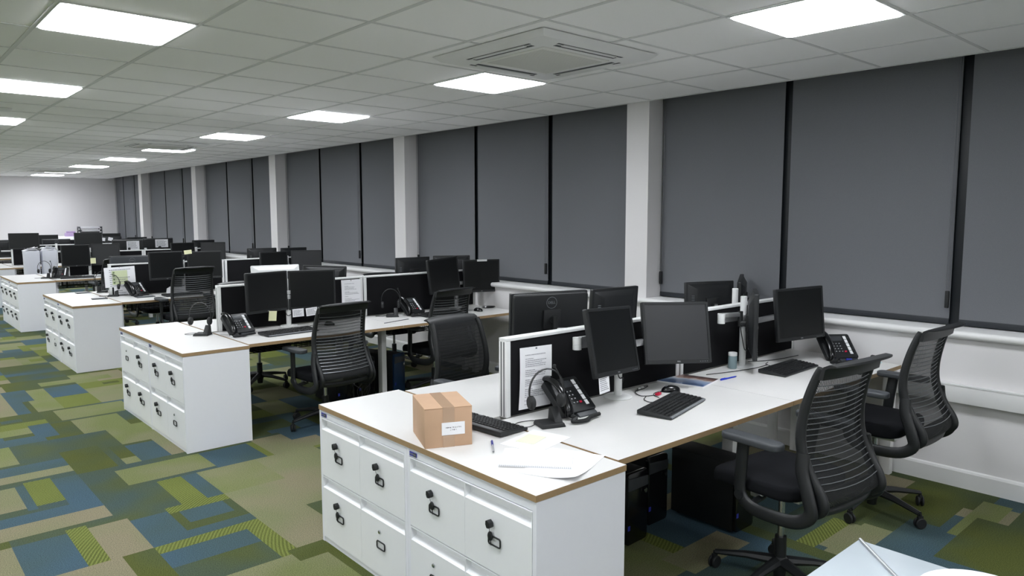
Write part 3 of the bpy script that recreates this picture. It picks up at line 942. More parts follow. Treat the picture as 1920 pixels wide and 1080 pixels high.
# rows three to five
def pair(k, side, xs, zt, yaws, labs, styles=('square', 'square')):
    b = 0.60 if side == 'near' else 1.12
    fc = 1 if side == 'near' else -1
    hs = []
    y = ROWS[k][1] + b
    for x, z, yw, lb, st in zip(xs, zt, yaws, labs, styles):
        if st is None: continue
        hh = 0.1725 if st in ('square', 'lit') else 0.155
        hs.append(mon(st, (x, y, z - hh), yw if side == 'near' else 180 + yw, 3, lb))
    px = sum(x for x, s in zip(xs, styles) if s) / len(hs) + (0.12 if len(hs) == 1 else 0)
    stand((px, y + (0.115 if side == 'near' else -0.13)), 1.14, 1.02, hs, 'white monitor arm stand, %s %s-side desk of the %s row' % ('aisle-end' if px < 3.7 else 'window-end', side, ORD[k]), facing=fc)
R3, R4, R5 = 'third row', 'fourth row', 'fifth row'
pair(2, 'near', (2.844, 3.305), (1.256, 1.247), (4, -16), ('left black monitor of the aisle-end pair beside the green printed chart, third row', 'right black monitor of the aisle-end pair behind the slatted chair back, third row'))
pair(2, 'near', (4.231, 4.699), (1.207, 1.213), (6, -22), ('left black monitor of the window-end pair, third row', 'right black monitor of the window-end pair with greyer screen, third row'), ('square', 'lit'))
pair(2, 'far', (2.584, 3.05), (1.199, 1.193), (-6, 8), ('dark grey monitor back with faint logo above the green printed chart, third row', 'back of black monitor beside the grey monitor back, third row'), ('grey', 'square'))
pair(2, 'far', (4.275, 4.747), (1.24, 1.232), (-8, 4), ('back of black monitor with vents, left of two at the window, third row', 'back of black monitor nearest the window, far side of the third row'))
pair(3, 'near', (2.601, 3.027), (1.238, 1.243), (4, -20), ('left black monitor of the aisle-end pair beside the white sacks, fourth row', 'right monitor of the aisle-end pair with greyer screen, fourth row'), ('square', 'lit'))
pair(3, 'near', (4.24, 4.751), (1.228, 1.224), (6, -22), ('left black monitor of the window-end pair, fourth row', 'right monitor of the window-end pair with greyer screen, fourth row'), ('square', 'lit'))
pair(3, 'far', (3.50, 3.98), (1.29, 1.30), (-4, 4), ('back of dark monitor with white sheet taped on, left one, fourth row', 'back of dark monitor with white sheet taped on, right one, fourth row'), ('thin', 'thin'))
pair(3, 'far', (4.756,), (1.25,), (4,), ('back of dark monitor near the window, far side of the fourth row',))
pair(4, 'near', (2.447, 3.554), (1.362, 1.353), (-8, -8), ('raised black monitor highest at the left edge, fifth row', 'raised black monitor below the purple item, fifth row'), ('thin', 'thin'))
pair(4, 'far', (3.076, 2.10), (1.222, 1.222), (0, 4), ('back of dark monitor with pale round logo, fifth row', 'black monitor cut by the left edge of the photo, fifth row'), ('thin', 'square'))
pair(4, 'far', (4.085, 4.60), (1.25, 1.226), (-4, 4), ('back of black monitor, left of two at the window, fifth row', 'back of black monitor nearest the window, fifth row'))
pair(4, 'near', (4.25, 4.70), (1.21, 1.21), (4, -8), ('left black monitor of the window-end pair, fifth row', 'right black monitor of the window-end pair, fifth row'))
pair(5, 'near', (2.95, 3.45), (1.24, 1.24), (4, -8), ('left black monitor of the pair in front of the far wall, farthest row', 'right black monitor of the pair in front of the far wall, farthest row'))
pair(5, 'near', (4.35, 4.82), (1.30, 1.25), (4, -8), ('left black monitor under the paper trays, farthest row', 'right black monitor under the paper trays, farthest row'))
# ---------------------------------------------------------------- chairs
def chair(raise_=0.0):
    r = empty('office_chair')
    z = raise_
    for k in range(5):
        a = rad(90 + 72 * k + 20)
        c, s = math.cos(a), math.sin(a)
        lg = MB()
        lg.tube([(0.03 * c, 0.03 * s, 0.115), (0.15 * c, 0.15 * s, 0.105), (0.30 * c, 0.30 * s, 0.080)], 0.02, 8, side=(0, 0, 1), radii=[(0.024, 0.028), (0.017, 0.022), (0.012, 0.016)])
        lg.build('base_leg', M_BLACK, r)
        cs = MB()
        M = T((0.305 * c, 0.305 * s, 0.030)) @ Matrix.Rotation(a + 1.2, 4, 'Z')
        for d in (-0.017, 0.006):
            cs.lathe([(0, 0), (0.026, 0), (0.030, 0.003), (0.030, 0.009), (0.026, 0.012), (0, 0.012)], 18, M @ T((0, d, 0)) @ RX(-90))
        cs.box(-0.014, 0.014, -0.006, 0.007, 0.0, 0.040, M)
        cs.cyl((0, 0, 0.03), (0, 0, 0.052), 0.007, 8, M)
        cs.build('caster', M_BLACKM, r)
    h = MB(); h.lathe([(0, 0.03), (0.026, 0.03), (0.028, 0.06), (0.036, 0.09), (0.036, 0.13), (0.027, 0.14), (0.026, 0.235), (0, 0.235)], 20)
    h.build('hub', M_BLACK, r)
    g = MB(); g.cyl((0, 0, 0.23), (0, 0, 0.37 + z), 0.0145, 16); g.build('gas_column', M_CHROME, r)
    u = MB()
    u.box(-0.085, 0.085, -0.14, 0.10, 0.355 + z, 0.395 + z)
    u.box(-0.20, 0.20, -0.03, 0.03, 0.372 + z, 0.398 + z)
    u.build('mechanism', M_ALU, r, bevel=0.006)
    lv = MB(); lv.tube([(0.18, 0.0, 0.375 + z), (0.27, 0.04, 0.372 + z)], 0.006, 8); lv.lathe([(0, 0), (0.018, 0), (0.018, 0.012), (0, 0.012)], 14, T((0.262, 0.035, 0.366 + z)))
    lv.build('lever', M_BLACKM, r)
    st = MB()
    prof = rrect(-0.235, 0.235, -0.20, 0.245, 0.085, 6)
    n = len(prof)
    rings = [(0.90, 0.400, 0), (0.985, 0.408, 0), (1.0, 0.425, 0), (1.0, 0.447, 0), (0.975, 0.463, 0), (0.92, 0.470, 0), (0.55, 0.468, 0), (0.2, 0.465, 0)]
    vs = []; fs = []
    for s_, zz, _ in rings:
        for (a, b) in prof:
            drop = 0.022 * max(0.0, (b * s_ - 0.13) / 0.11) ** 2
            vs.append((a * s_, b * s_, zz - drop + z))
    for i in range(len(rings) - 1):
        for k in range(n):
            fs.append((i * n + k, i * n + (k + 1) % n, (i + 1) * n + (k + 1) % n, (i + 1) * n + k))
    fs.append(tuple(range(n - 1, -1, -1))); fs.append(tuple((len(rings) - 1) * n + k for k in range(n)))
    st.add(vs, fs)
    st.build('seat', M_SEAT, r, angle=60)
    # back frame: side rails with the S profile, top rail swept back, bottom rail
    P = [(-0.285, 0.405), (-0.325, 0.435), (-0.318, 0.48), (-0.268, 0.56), (-0.228, 0.66), (-0.222, 0.76), (-0.242, 0.87), (-0.270, 0.96), (-0.288, 1.0)]
    pr = smooth_path([(0, a, b + z) for a, b in P], 5)
    def hw(zz):     # half width of the back at a height
        t = (zz - z - 0.42) / 0.58
        return 0.222 + 0.012 * math.sin(max(0, min(1, t)) * math.pi) - 0.018 * max(0, t)
    rails = MB()
    for sx in (-1, 1):
        pts = [(sx * hw(p.z), p.y, p.z) for p in pr]
        m = len(pts)
        rad_ = [(0.013, 0.011 + 0.010 * (1 - abs(2 * i / (m - 1) - 1))) for i in range(m)]
        rails.tube(pts, 0.013, 10, side=(1, 0, 0), radii=[(0.017, 0.016 + 0.016 * (1 - i / (m - 1))) for i in range(m)])
    bf = rails
    q = pr[0]
    bf.tube(smooth_path([(-hw(q.z), q.y, q.z), (-0.10, q.y - 0.018, q.z - 0.012), (0.10, q.y - 0.018, q.z - 0.012), (hw(q.z), q.y, q.z)]), 0.013, 8, ry=0.02, side=(0, 1, 0))
    bo = bf.build('back_frame', M_BLACK, r, angle=60)
    q = pr[-1]
    tb = MB()
    w_ = hw(q.z)
    cols = 15
    sec = [(0.004, -0.045), (-0.004, -0.012), (-0.022, 0.014), (-0.058, 0.032), (-0.098, 0.030), (-0.101, 0.021), (-0.060, 0.015), (-0.034, 0.0), (-0.022, -0.045)]
    vs = []; fs = []
    for i in range(cols):
        t = -1 + 2 * i / (cols - 1)
        xx = t * (w_ + 0.014)
        cv = 1 - 0.30 * abs(t) ** 3
        for (a, b) in sec:
            vs.append((xx, q.y + a * cv + 0.01 * (1 - t * t) * -1, q.z + b * (cv if b > 0 else 1)))
    n = len(sec)
    for i in range(cols - 1):
        for k in range(n):
            fs.append((i * n + k, i * n + (k + 1) % n, (i + 1) * n + (k + 1) % n, (i + 1) * n + k))
    fs.append(tuple(range(n - 1, -1, -1))); fs.append(tuple((cols - 1) * n + k for k in range(n)))
    tb.add(vs, fs)
    tb.build('top_rail', M_BLACK, r, angle=60)
    # mesh sheet and the horizontal wires behind it
    sh = MB(); vs = []; fs = []
    cx = 9
    rows_ = [p for p in pr if p.z < 0.985 + z]
    for p in rows_:
        for j in range(cx):
            t = -1 + 2 * j / (cx - 1)
            dip = 0.022 * (1 - t * t)
            vs.append((t * (hw(p.z) - 0.004), p.y - dip, p.z))
    for i in range(len(rows_) - 1):
        for j in range(cx - 1):
            fs.append((i * cx + j, i * cx + j + 1, (i + 1) * cx + j + 1, (i + 1) * cx + j))
    sh.add(vs, fs)
    sh.build('mesh_back', M_MESH, r, angle=80)
    wr = MB()
    def prof_y(zz):
        for i in range(len(pr) - 1):
            if pr[i].z <= zz <= pr[i + 1].z and i > 3:
                t = (zz - pr[i].z) / max(1e-6, pr[i + 1].z - pr[i].z)
                return pr[i].y * (1 - t) + pr[i + 1].y * t
        return pr[5].y
    for i in range(19):
        zz = 0.50 + z + i * 0.0235
        y0 = prof_y(zz)
        w2 = hw(zz) - 0.012
        wr.tube([(t * w2, y0 - 0.022 * (1 - t * t) - 0.012, zz - 0.006 * (1 - t * t)) for t in (-1, -0.66, -0.33, 0, 0.33, 0.66, 1)], 0.0016, 4)
    wr.build('back_wire', M_WIRE, r)
    # upholstered lower support
    lb = MB()
    lb.prism([(-0.20, 0.43 + z), (0.20, 0.43 + z), (0.195, 0.485 + z), (-0.195, 0.485 + z)], -0.302, -0.290, 'y')
    lb.build('lower_support', M_BLACK, r, bevel=0.005)
    for sx in (-1, 1):
        X = sx * 0.262
        path = [(sx * 0.236, -0.242, 0.645 + z), (sx * 0.250, -0.25, 0.57 + z), (X, -0.29, 0.47 + z), (X, -0.30, 0.405 + z), (X, -0.235, 0.358 + z), (X, -0.12, 0.345 + z), (X, -0.02, 0.352 + z), (X, 0.035, 0.40 + z), (X, 0.035, 0.50 + z), (sx * 0.272, 0.02, 0.635 + z)]
        a = MB(); sp = smooth_path(path, 5)
        a.tube(sp, 0.014, 10, side=(1, 0, 0), ry=0.030)
        a.cyl((X - sx * 0.012, 0.035, 0.395 + z), (X + sx * 0.016, 0.035, 0.395 + z), 0.022, 16)
        a.cyl((sx * 0.17, -0.02, 0.38 + z), (X, -0.02, 0.365 + z), 0.014, 10)
        a.build('arm_support', M_BLACK, r, angle=60)
        p = MB()
        p.prism(rrect(sx * 0.280 - 0.042, sx * 0.280 + 0.042, -0.175, 0.115, 0.035, 5), 0.640 + z, 0.670 + z)
        p.build('armrest', M_DGREY, r, bevel=0.008, seg=3)
    return r
CH = [
    # key, raise, (x, y), rot degrees, label
    (0.09, (3.075, 1.575), -6, 'black mesh-back office chair in the right foreground, nearest the camera'),
    (0.09, (4.30, 1.655), -1, 'black mesh-back office chair nearest the window wall, tucked at the window-end desk'),
    (0.0, (2.98, 3.56), 186, 'black mesh-back office chair facing the camera behind the nearest desk screen'),
    (0.0, (2.78, 5.38), 4, 'black mesh-back office chair at the second row, in front of the monitors with notes'),
    (0.0, (4.09, 5.68), 4, 'black mesh-back office chair at the second row, in front of the window-end desk phone'),
    (0.0, (2.93, 7.04), 190, 'black office chair tucked behind the aisle end of the second row, base showing'),
    (0.0, (4.52, 7.05), 172, 'black office chair behind the window end of the second row, base showing'),
    (0.09, (2.85, 8.92), 2, 'raised black office chair with slatted back at the third row'),
    (0.03, (2.92, 12.45), 6, 'black office chair at the fourth row, beside the grey monitor back'),
    (0.0, (3.05, 10.75), 184, 'black office chair behind the third row, only its base showing'),
    (0.0, (4.35, 8.75), -6, 'black office chair at the window end of the third row, mostly hidden'),
]
for rz_, (x, y), rot, lab in CH:
    place('chair%g' % rz_, lambda: chair(rz_), (x, y, 0), rad(rot), lab, 'office chair', 'black mesh-back office chairs')

# ---------------------------------------------------------------- desk equipment
def keyboard(style=0):
    r = empty('keyboard')
    w, d = 0.46, 0.178
    b = MB()
    b.prism([(-d / 2, 0.0), (d / 2, 0.006), (d / 2, 0.026), (d / 2 - 0.01, 0.028), (-d / 2, 0.012)], -w / 2, w / 2, 'x')
    b.box(-w / 2 + 0.03, -w / 2 + 0.05, d / 2 - 0.03, d / 2 - 0.015, 0.0, 0.01); b.box(w / 2 - 0.05, w / 2 - 0.03, d / 2 - 0.03, d / 2 - 0.015, 0.0, 0.01)
    b.build('case', M_BLACK, r, bevel=0.004)
    kk = MB()
    zf = lambda y: 0.0125 + (y + d / 2) * (0.0155 / d)
    pitch = 0.0195
    for row in range(6):
        y = -d / 2 + 0.026 + row * 0.0215 + (0.006 if row == 5 else 0)
        xs = []
        if row == 0:
            xs = [(i * pitch * 1.3, 1.2) for i in range(3)] + [(3 * pitch * 1.3 + 0.045, 5.6)] + [(8.3 * pitch + i * pitch * 1.3 + 0.01, 1.2) for i in range(4)]
        else:
            xs = [(i * pitch, 0.92) for i in range(15)]
        for i, (xx, ww) in enumerate(xs):
            x0 = -w / 2 + 0.018 + xx
            hw_ = 0.0088 * ww
            kk.frustum(zf(y), (x0 - hw_, x0 + hw_, y - 0.008, y + 0.008), zf(y) + 0.006, (x0 - hw_ + 0.002, x0 + hw_ - 0.002, y - 0.006, y + 0.006))
        for blk in (0, 1):
            for i in range(3 + blk):
                if blk == 0 and row in (2,): continue
                x0 = -w / 2 + 0.018 + (15.3 if blk == 0 else 18.45) * pitch + i * pitch
                if x0 > w / 2 - 0.012: continue
                kk.frustum(zf(y), (x0 - 0.008, x0 + 0.008, y - 0.008, y + 0.008), zf(y) + 0.006, (x0 - 0.006, x0 + 0.006, y - 0.006, y + 0.006))
    kk.build('keys', M_BLACKM, r, smooth=False)
    if style == 1:
        t = MB(); t.box(-w / 2 + 0.01, w / 2 - 0.01, -d / 2 - 0.004, -d / 2 + 0.010, 0.006, 0.0135)
        t.build('front_strip', M_GREYP, r, bevel=0.002, label='paler front edge strip')
    c = MB(); c.tube(smooth_path([(0.0, d / 2, 0.015), (0.01, d / 2 + 0.04, 0.006), (0.05, d / 2 + 0.09, 0.004), (0.12, d / 2 + 0.11, 0.004)]), 0.0022, 6)
    c.build('cable', M_BLACKM, r)
    return r
def mouse():
    r = empty('mouse')
    b = MB(); vs = []; fs = []
    N, Mr = 18, 7
    for i in range(Mr):
        t = i / (Mr - 1) * math.pi / 2
        for k in range(N):
            a = 2 * math.pi * k / N
            vs.append((0.031 * math.cos(a) * math.cos(t) * (1 - 0.1 * math.sin(a)), 0.056 * math.sin(a) * math.cos(t), 0.002 + 0.034 * math.sin(t) ** 0.8 if t > 0 else 0.001))
    for i in range(Mr - 1):
        for k in range(N): fs.append((i * N + k, i * N + (k + 1) % N, (i + 1) * N + (k + 1) % N, (i + 1) * N + k))
    fs.append(tuple(range(N - 1, -1, -1))); b.add(vs, fs)
    b.build('body', M_GLOSSB, r, angle=80)
    wl = MB(); wl.cyl((-0.004, 0.025, 0.028), (0.004, 0.025, 0.028), 0.008, 14); wl.build('scroll_wheel', M_GREYP, r)
    c = MB(); c.tube(smooth_path([(0, 0.05, 0.008), (-0.02, 0.10, 0.004), (-0.07, 0.13, 0.003), (-0.12, 0.12, 0.003)]), 0.002, 6); c.build('cable', M_BLACKM, r)
    return r
def phone(cordend=(-0.02, -0.19)):
    r = empty('desk_phone')
    tilt = RX(40)
    M = T((0, 0.0, 0.075)) @ tilt
    s = MB(); s.prism([(-0.10, 0.0), (0.085, 0.0), (0.085, 0.055), (0.02, 0.072), (-0.10, 0.006)], -0.02, 0.098, 'x')
    s.build('stand', M_DGREY, r, bevel=0.002, label='dark grey foot wedge')
    b = MB(); b.prism(rrect(-0.105, 0.105, -0.095, 0.105, 0.012, 3), -0.018, 0.016, 'z', M)
    b.build('body', M_BLACK, r, bevel=0.004)
    dp = MB(); dp.box(-0.035, 0.045, 0.045, 0.085, 0.0155, 0.018, M); dp.build('display', M_DGREY, r, bevel=0.001)
    kp = MB()
    for i in range(4):
        for j in range(4):
            if j == 3 and i < 3: continue
            kp.box(-0.036 + j * 0.021, -0.023 + j * 0.021, 0.016 - i * 0.022, 0.026 - i * 0.022, 0.016, 0.019, M)
    kp.build('keypad', M_DGREY, r, bevel=0.001, seg=1)
    kd = MB()
    for i in range(4):
        for j in range(3):
            kd.box(-0.032 + j * 0.021, -0.027 + j * 0.021, 0.019 - i * 0.022, 0.023 - i * 0.022, 0.019, 0.0193, M)
    kd.build('keypad_digits', M_PAPER, r, smooth=False)
    rb = MB(); rb.box(0.026, 0.040, -0.052, -0.040, 0.016, 0.020, M); rb.build('red_button', M_RED, r, bevel=0.001)
    ls = MB()
    for i in range(5):
        ls.box(0.058, 0.076, 0.058 - i * 0.031, 0.084 - i * 0.031, 0.016, 0.0185, M)
    ls.build('label_strip', M_PAPER, r, smooth=False)
    lb = MB()
    for i in range(10):
        lb.box(0.084, 0.094, 0.076 - i * 0.0155, 0.084 - i * 0.0155, 0.016, 0.019, M)
    lb.build('line_button', M_BLACKM, r, smooth=False)
    hs = MB()
    pts = [(-0.078, -0.105, 0.014), (-0.078, -0.085, 0.034), (-0.078, -0.04, 0.052), (-0.078, 0.01, 0.060), (-0.078, 0.06, 0.055), (-0.078, 0.098, 0.038), (-0.078, 0.115, 0.018)]
    hs.tube(smooth_path(pts, 4), 0.02, 12, M, side=(1, 0, 0), radii=[(0.026 - 0.004 * math.sin(math.pi * i / 24), 0.016 - 0.004 * math.sin(math.pi * i / 24)) for i in range(25)])
    hs.build('handset', M_GLOSSB, r, angle=60)
    c = MB()
    # coiled cord
    path = smooth_path([(-0.078, -0.095, 0.020), (-0.07, -0.125, 0.014), (-0.12, -0.16, 0.014), (-0.06, -0.18, 0.014), (0.0, -0.155, 0.016), (0.06, -0.145, 0.016)], 20)
    L = len(path); co = []
    for i in range(L * 6):
        u = i / 6; a = int(min(L - 2, u)); t = u - a
        if a >= L - 1: break
        p = path[a].lerp(path[a + 1], min(1, t)); d = (path[a + 1] - path[a]).normalized()
        s1 = d.orthogonal().normalized() if abs(d.z) > 0.9 else Vector((0, 0, 1)).cross(d).normalized(); s2 = d.cross(s1)
        an = i * 1.05
        co.append(p + s1 * 0.0085 * math.cos(an) + s2 * 0.0085 * math.sin(an))
    c.tube(co, 0.0018, 5)
    c.build('coiled_cord', M_BLACKM, r)
    return r
def headset():
    r = empty('headset')
    b = MB()
    b.frustum(0.0, (-0.05, 0.05, -0.045, 0.045), 0.016, (-0.044, 0.044, -0.04, 0.042))
    b.prism([(-0.030, 0.014), (0.042, 0.014), (0.036, 0.062), (0.020, 0.066)], 0.012, 0.044, 'x')
    b.build('charging_base', M_BLACKM, r, bevel=0.003)
    hb = MB()
    pts = []
    for i in range(17):
        a = rad(-20 + 220 * i / 16)
        pts.append((-0.012 + 0.072 * math.cos(a), 0.0, 0.135 + 0.085 * math.sin(a)))
    hb.tube(pts, 0.0042, 8, side=(0, 1, 0), ry=0.0028, radii=[(0.0065, 0.003)] * 17)
    hb.build('headband', M_BLACK, r)
    for xx in (-0.078, 0.052):
        e = MB(); zz = 0.095
        s_ = 1 if xx < 0 else -1
        e.lathe([(0, 0), (0.022, 0.0), (0.027, 0.006), (0.027, 0.016), (0.020, 0.022), (0, 0.022)], 20, T((xx, 0, zz)) @ RY(90 * s_) @ T((0, 0, -0.008)))
        e.build('earpiece', M_BLACKM, r)
    m = MB(); m.tube(smooth_path([(0.06, 0.0, 0.095), (0.066, 0.02, 0.13), (0.062, 0.045, 0.18), (0.05, 0.06, 0.21)]), 0.0028, 6)
    m.lathe([(0, 0), (0.006, 0.002), (0.006, 0.014), (0, 0.016)], 10, T((0.049, 0.061, 0.205)))
    m.build('microphone_boom', M_BLACKM, r)
    c = MB(); c.tube(smooth_path([(-0.05, 0.02, 0.004), (-0.09, 0.0, 0.003), (-0.13, 0.03, 0.003), (-0.10, 0.07, 0.003), (-0.04, 0.075, 0.003), (-0.02, 0.045, 0.004)]), 0.0016, 5)
    c.build('cable', M_BLACKM, r)
    return r
KG, MG, PG, HG = 'black keyboards on the desks', 'black mice on the desks', 'black desk phones', 'black headsets on charging stands'
def kb(x, y, rot, lab, st=0, z=TOP): place('kb%d' % st, lambda: keyboard(st), (x, y, z), rad(rot), lab, 'keyboard', KG)
kb(2.115, 2.585, 94, 'black keyboard on the worktop behind the cardboard box')
kb(3.03, 2.155, 13, 'black keyboard with rounded corners in front of the grey-lit monitor, nearest row', 1)
kb(4.32, 2.20, 2, 'black keyboard near the window, right of the small jar, nearest row')
kb(2.63, 5.70, 4, 'black keyboard with paler front strip, aisle-end desk of the second row', 1)
kb(4.22, 5.75, 2, 'black keyboard behind the mesh chair, window-end desk of the second row')
kb(2.95, 9.30, 4, 'black keyboard on the aisle-end desk of the third row')
kb(2.55, 12.98, -10, 'black keyboard on the aisle-end desk of the fourth row')
def ms(x, y, rot, lab): place('mouse', mouse, (x, y, TOP), rad(rot), lab, 'mouse', MG)
ms(3.30, 2.36, 60, 'shiny black mouse above the keyboard, nearest row')
ms(3.08, 5.85, 20, 'black mouse seen through the mesh chair back, second row')
ms(4.66, 5.70, 10, 'black mouse beside a black handset near the window, second row')
ms(4.60, 5.86, -30, 'second black mouse half hidden by the mesh chair, second row')
def ph(x, y, rot, lab): place('phone', phone, (x, y, TOP), rad(rot), lab, 'desk phone', PG).scale = (1.03, 1.03, 1.03)
ph(2.57, 2.44, -4, 'black desk phone beside the headset in front of the taped notice, nearest row')
ph(4.885, 2.15, -38, 'black desk phone with white key labels by the window wall, nearest row')
ph(2.30, 5.93, 6, 'black desk phone left of the monitors with notes, second row')
ph(4.02, 5.95, 4, 'black desk phone behind the armrest, window end of the second row')
ph(2.52, 9.66, 14, 'black desk phone in front of the green printed chart, third row')
ph(2.36, 13.20, -20, 'black desk phone with glare spots at the left, fourth row')
def hd(x, y, rot, lab): place('headset', headset, (x, y, TOP), rad(rot), lab, 'headset', HG).scale = (1.22, 1.22, 1.22)
hd(2.345, 2.35, -20, 'black headset on its stand in front of the taped notice, nearest row')
hd(2.06, 6.07, -40, 'black headset on its stand on the worktop of the second row')
hd(3.80, 5.95, -30, 'black headset on its stand at the black screen, second row')
hd(2.28, 9.74, -20, 'black headset on its stand under the green printed chart, third row')
hd(2.17, 13.25, -20, 'black headset beside the phone at the left edge, fourth row')
hd(2.30, 10.35, 160, 'black headset behind the screen end, far side of the third row')

# computer towers under the desks
def tower(front=None):
    r = empty('computer_tower')
    MB().box(-0.0875, 0.0875, 0.02, 0.42, 0.012, 0.385).build('case', M_BLACKM, r, bevel=0.004)
    f = MB(); f.prism(rrect(-0.0875, 0.0875, 0.010, 0.388, 0.02, 4), 0.0, 0.022, 'y')
    f.build('front_panel', front or M_GLOSSB, r, bevel=0.004)
    g = MB(); g.prism([(-0.083, 0.30), (0.083, 0.30), (0.083, 0.35), (-0.083, 0.365)], -0.006, 0.002, 'y')
    g.build('drive_cover', M_DGREY, r, bevel=0.002)
    b = MB(); b.lathe([(0, 0), (0.012, 0), (0.012, 0.004), (0, 0.004)], 16, T((0.06, -0.006, 0.275)) @ RX(90)); b.build('power_button', M_CHROME, r)
    s = MB(); s.box(-0.080, -0.062, -0.002, 0.001, 0.09, 0.115); s.build('sticker', M_BADGE, r)
    ft = MB()
    for xx in (-0.07, 0.05):
        for yy in (0.04, 0.37): ft.box(xx, xx + 0.02, yy, yy + 0.02, 0, 0.013)
    ft.build('foot', M_BLACKM, r)
    return r
TG = 'black computer towers under the desks'
def tw(x, y, rot, lab, blue=False): place('tower%d' % blue, lambda: tower(M_PCBLU if blue else None), (x, y, 0), rad(rot), lab, 'computer tower', TG)
tw(3.475, 1.99, -1, 'black computer tower under the desk beside the nearest chair seat')
tw(2.92, 2.28, 2, 'black computer tower in the shadow right of the front filing cabinet')
tw(3.20, 2.36, 0, 'black computer tower deeper under the nearest desk, behind another')
tw(3.20, 5.80, 0, 'black computer tower under the second row, left of the white desk leg')
tw(3.45, 5.86, 0, 'black computer tower against the white desk leg, second row')
tw(3.80, 5.84, 22, 'computer tower with blue front right of the white leg, second row', True)
tw(3.05, 9.35, 0, 'black computer tower under the third row')
# cable bundle hanging under the second row
cb = MB(); rnd = random.Random(5)
for i in range(9):
    x0, y0 = 3.33 + rnd.uniform(-0.05, 0.05), 5.74 + rnd.uniform(-0.05, 0.05)
    pts = [(x0, y0, 0.56)]
    for j in range(5):
        pts.append((x0 + rnd.uniform(-0.07, 0.07), y0 + rnd.uniform(-0.05, 0.05), 0.48 - j * 0.09))
    pts.append((x0 + rnd.uniform(-0.1, 0.1), y0, 0.005))
    cb.tube(smooth_path(pts, 4), 0.003, 5)
tag(cb.build('cable_bundle', M_BLACKM), 'tangle of black cables hanging left of the white desk leg, second row', 'cables')

# ---------------------------------------------------------------- things on the nearest row
def carton():
    r = empty('cardboard_box')
    w, d, h = 0.205, 0.262, 0.168
    MB().box(0, w, 0, d, 0, h).build('carton', M_CARD, r, bevel=0.002)
    fl = MB()
    fl.box(-0.001, w + 0.001, -0.001, d / 2 - 0.001 + 0.0, h, h + 0.003) if False else None
    fl.box(0.0, w / 2 - 0.0008, -0.0015, d + 0.0015, h, h + 0.0025); fl.box(w / 2 + 0.0008, w, -0.0015, d + 0.0015, h, h + 0.0025)
    fl.build('flap', M_CARD, r, bevel=0.001, seg=1)
    t = MB()
    t.box(w / 2 - 0.025, w / 2 + 0.025, -0.0022, d + 0.0022, h + 0.0026, h + 0.0032)
    t.box(w / 2 - 0.025, w / 2 + 0.025, -0.0024, -0.0016, h - 0.075, h + 0.003); t.box(w / 2 - 0.025, w / 2 + 0.025, -0.0024, -0.0016, 0.0, 0.05)
    t.build('packing_tape', M_TAPE, r, smooth=False)
    l = MB(); l.box(0.072, 0.172, -0.0032, -0.0024, 0.052, 0.106)
    lo = l.build('address_label', M_PAPER, r, smooth=False)
    rnd = random.Random(8)
    tx = MB()
    for (xa, xb, zc_) in ((0.089, 0.155, 0.084), (0.109, 0.136, 0.0735)):
        xx = xa
        while xx < xb:
            ww = rnd.choice((0.0022, 0.003, 0.0036))
            tx.box(xx, xx + 0.0008, -0.0035, -0.0032, zc_ - 0.0026, zc_ + 0.0026)
            tx.box(xx, xx + ww, -0.0035, -0.0032, zc_ + rnd.choice((-0.0026, 0.0, 0.0018)), zc_ + rnd.choice((-0.0018, 0.0008, 0.0026)) + 0.0001)
            xx += ww + rnd.choice((0.001, 0.001, 0.003))
    tx.build('printed_text', M_INKD, lo, smooth=False)
    return r
o = carton(); o.location = (1.713, 2.452, TOP); o.rotation_euler = (0, 0, rad(-23.5))
tag(o, 'small brown cardboard box with white label on the front worktop', 'box')

def sheet(name, w, d, mats=M_PAPER, th=0.0012, curl=0.0, n=8):
    b = MB(); vs = []; fs = []
    for zt in (0, th):
        for i in range(n + 1):
            for j in range(n + 1):
                u, v = i / n, j / n
                z = curl * max(0, ((1 - u) + (1 - v)) - 1.35) ** 2
                vs.append((u * w, v * d, z + zt))
    m = (n + 1) * (n + 1)
    for i in range(n):
        for j in range(n):
            a = i * (n + 1) + j
            fs.append((a, a + 1, a + n + 2, a + n + 1)); fs.append((m + a, m + a + n + 1, m + a + n + 2, m + a + 1))
    for i in range(n):
        a = i * (n + 1); fs.append((a, a + n + 1, m + a + n + 1, m + a))
        a = i * (n + 1) + n; fs.append((a, m + a, m + a + n + 1, a + n + 1))
        a = i; fs.append((a, m + a, m + a + 1, a + 1))
        a = n * (n + 1) + i; fs.append((a, a + 1, m + a + 1, m + a))
    b.add(vs, fs)
    return b
def from_corners(p0, p1, p3):
    """matrix taking unit x,y in metres to a sheet with corner p0, x edge towards p1"""
    ex = (Vector(p1) - Vector(p0)); ex.z = 0; ex.normalize()
    ey = Vector((-ex.y, ex.x, 0))
    return ex
# loose sheets and notepad
tag(sheet('paper_sheet', 0.33, 0.23, curl=0.05).build('paper_sheet', M_PAPER, angle=80, loc=(1.90, 1.768, TOP + 0.0005), rot=(0, 0, rad(22))), 'loose white sheet curling over the worktop corner, under the notepad', 'paper')
tag(sheet('paper_sheet', 0.26, 0.20, th=0.0008).build('paper_sheet', M_PAPER, angle=80, loc=(2.03, 2.10, TOP + 0.0005), rot=(0, 0, rad(12))), 'white printed sheet beside the keyboard cable on the worktop', 'paper')
tag(sheet('paper_leaf', 0.12, 0.09, th=0.0008).build('sticky_note', mat('faint_note', srgb(226, 228, 205), 0.8), angle=80, loc=(2.09, 2.19, TOP + 0.0016), rot=(0, 0, rad(18))), 'pale yellow-green note on the sheet behind the notepad', 'note')
npd = empty('notepad', (1.80, 2.085, TOP + 0.002), rad(-49))
MB().box(0, 0.285, 0, 0.200, 0.0015, 0.0075).build('pages', M_PAPER, npd)
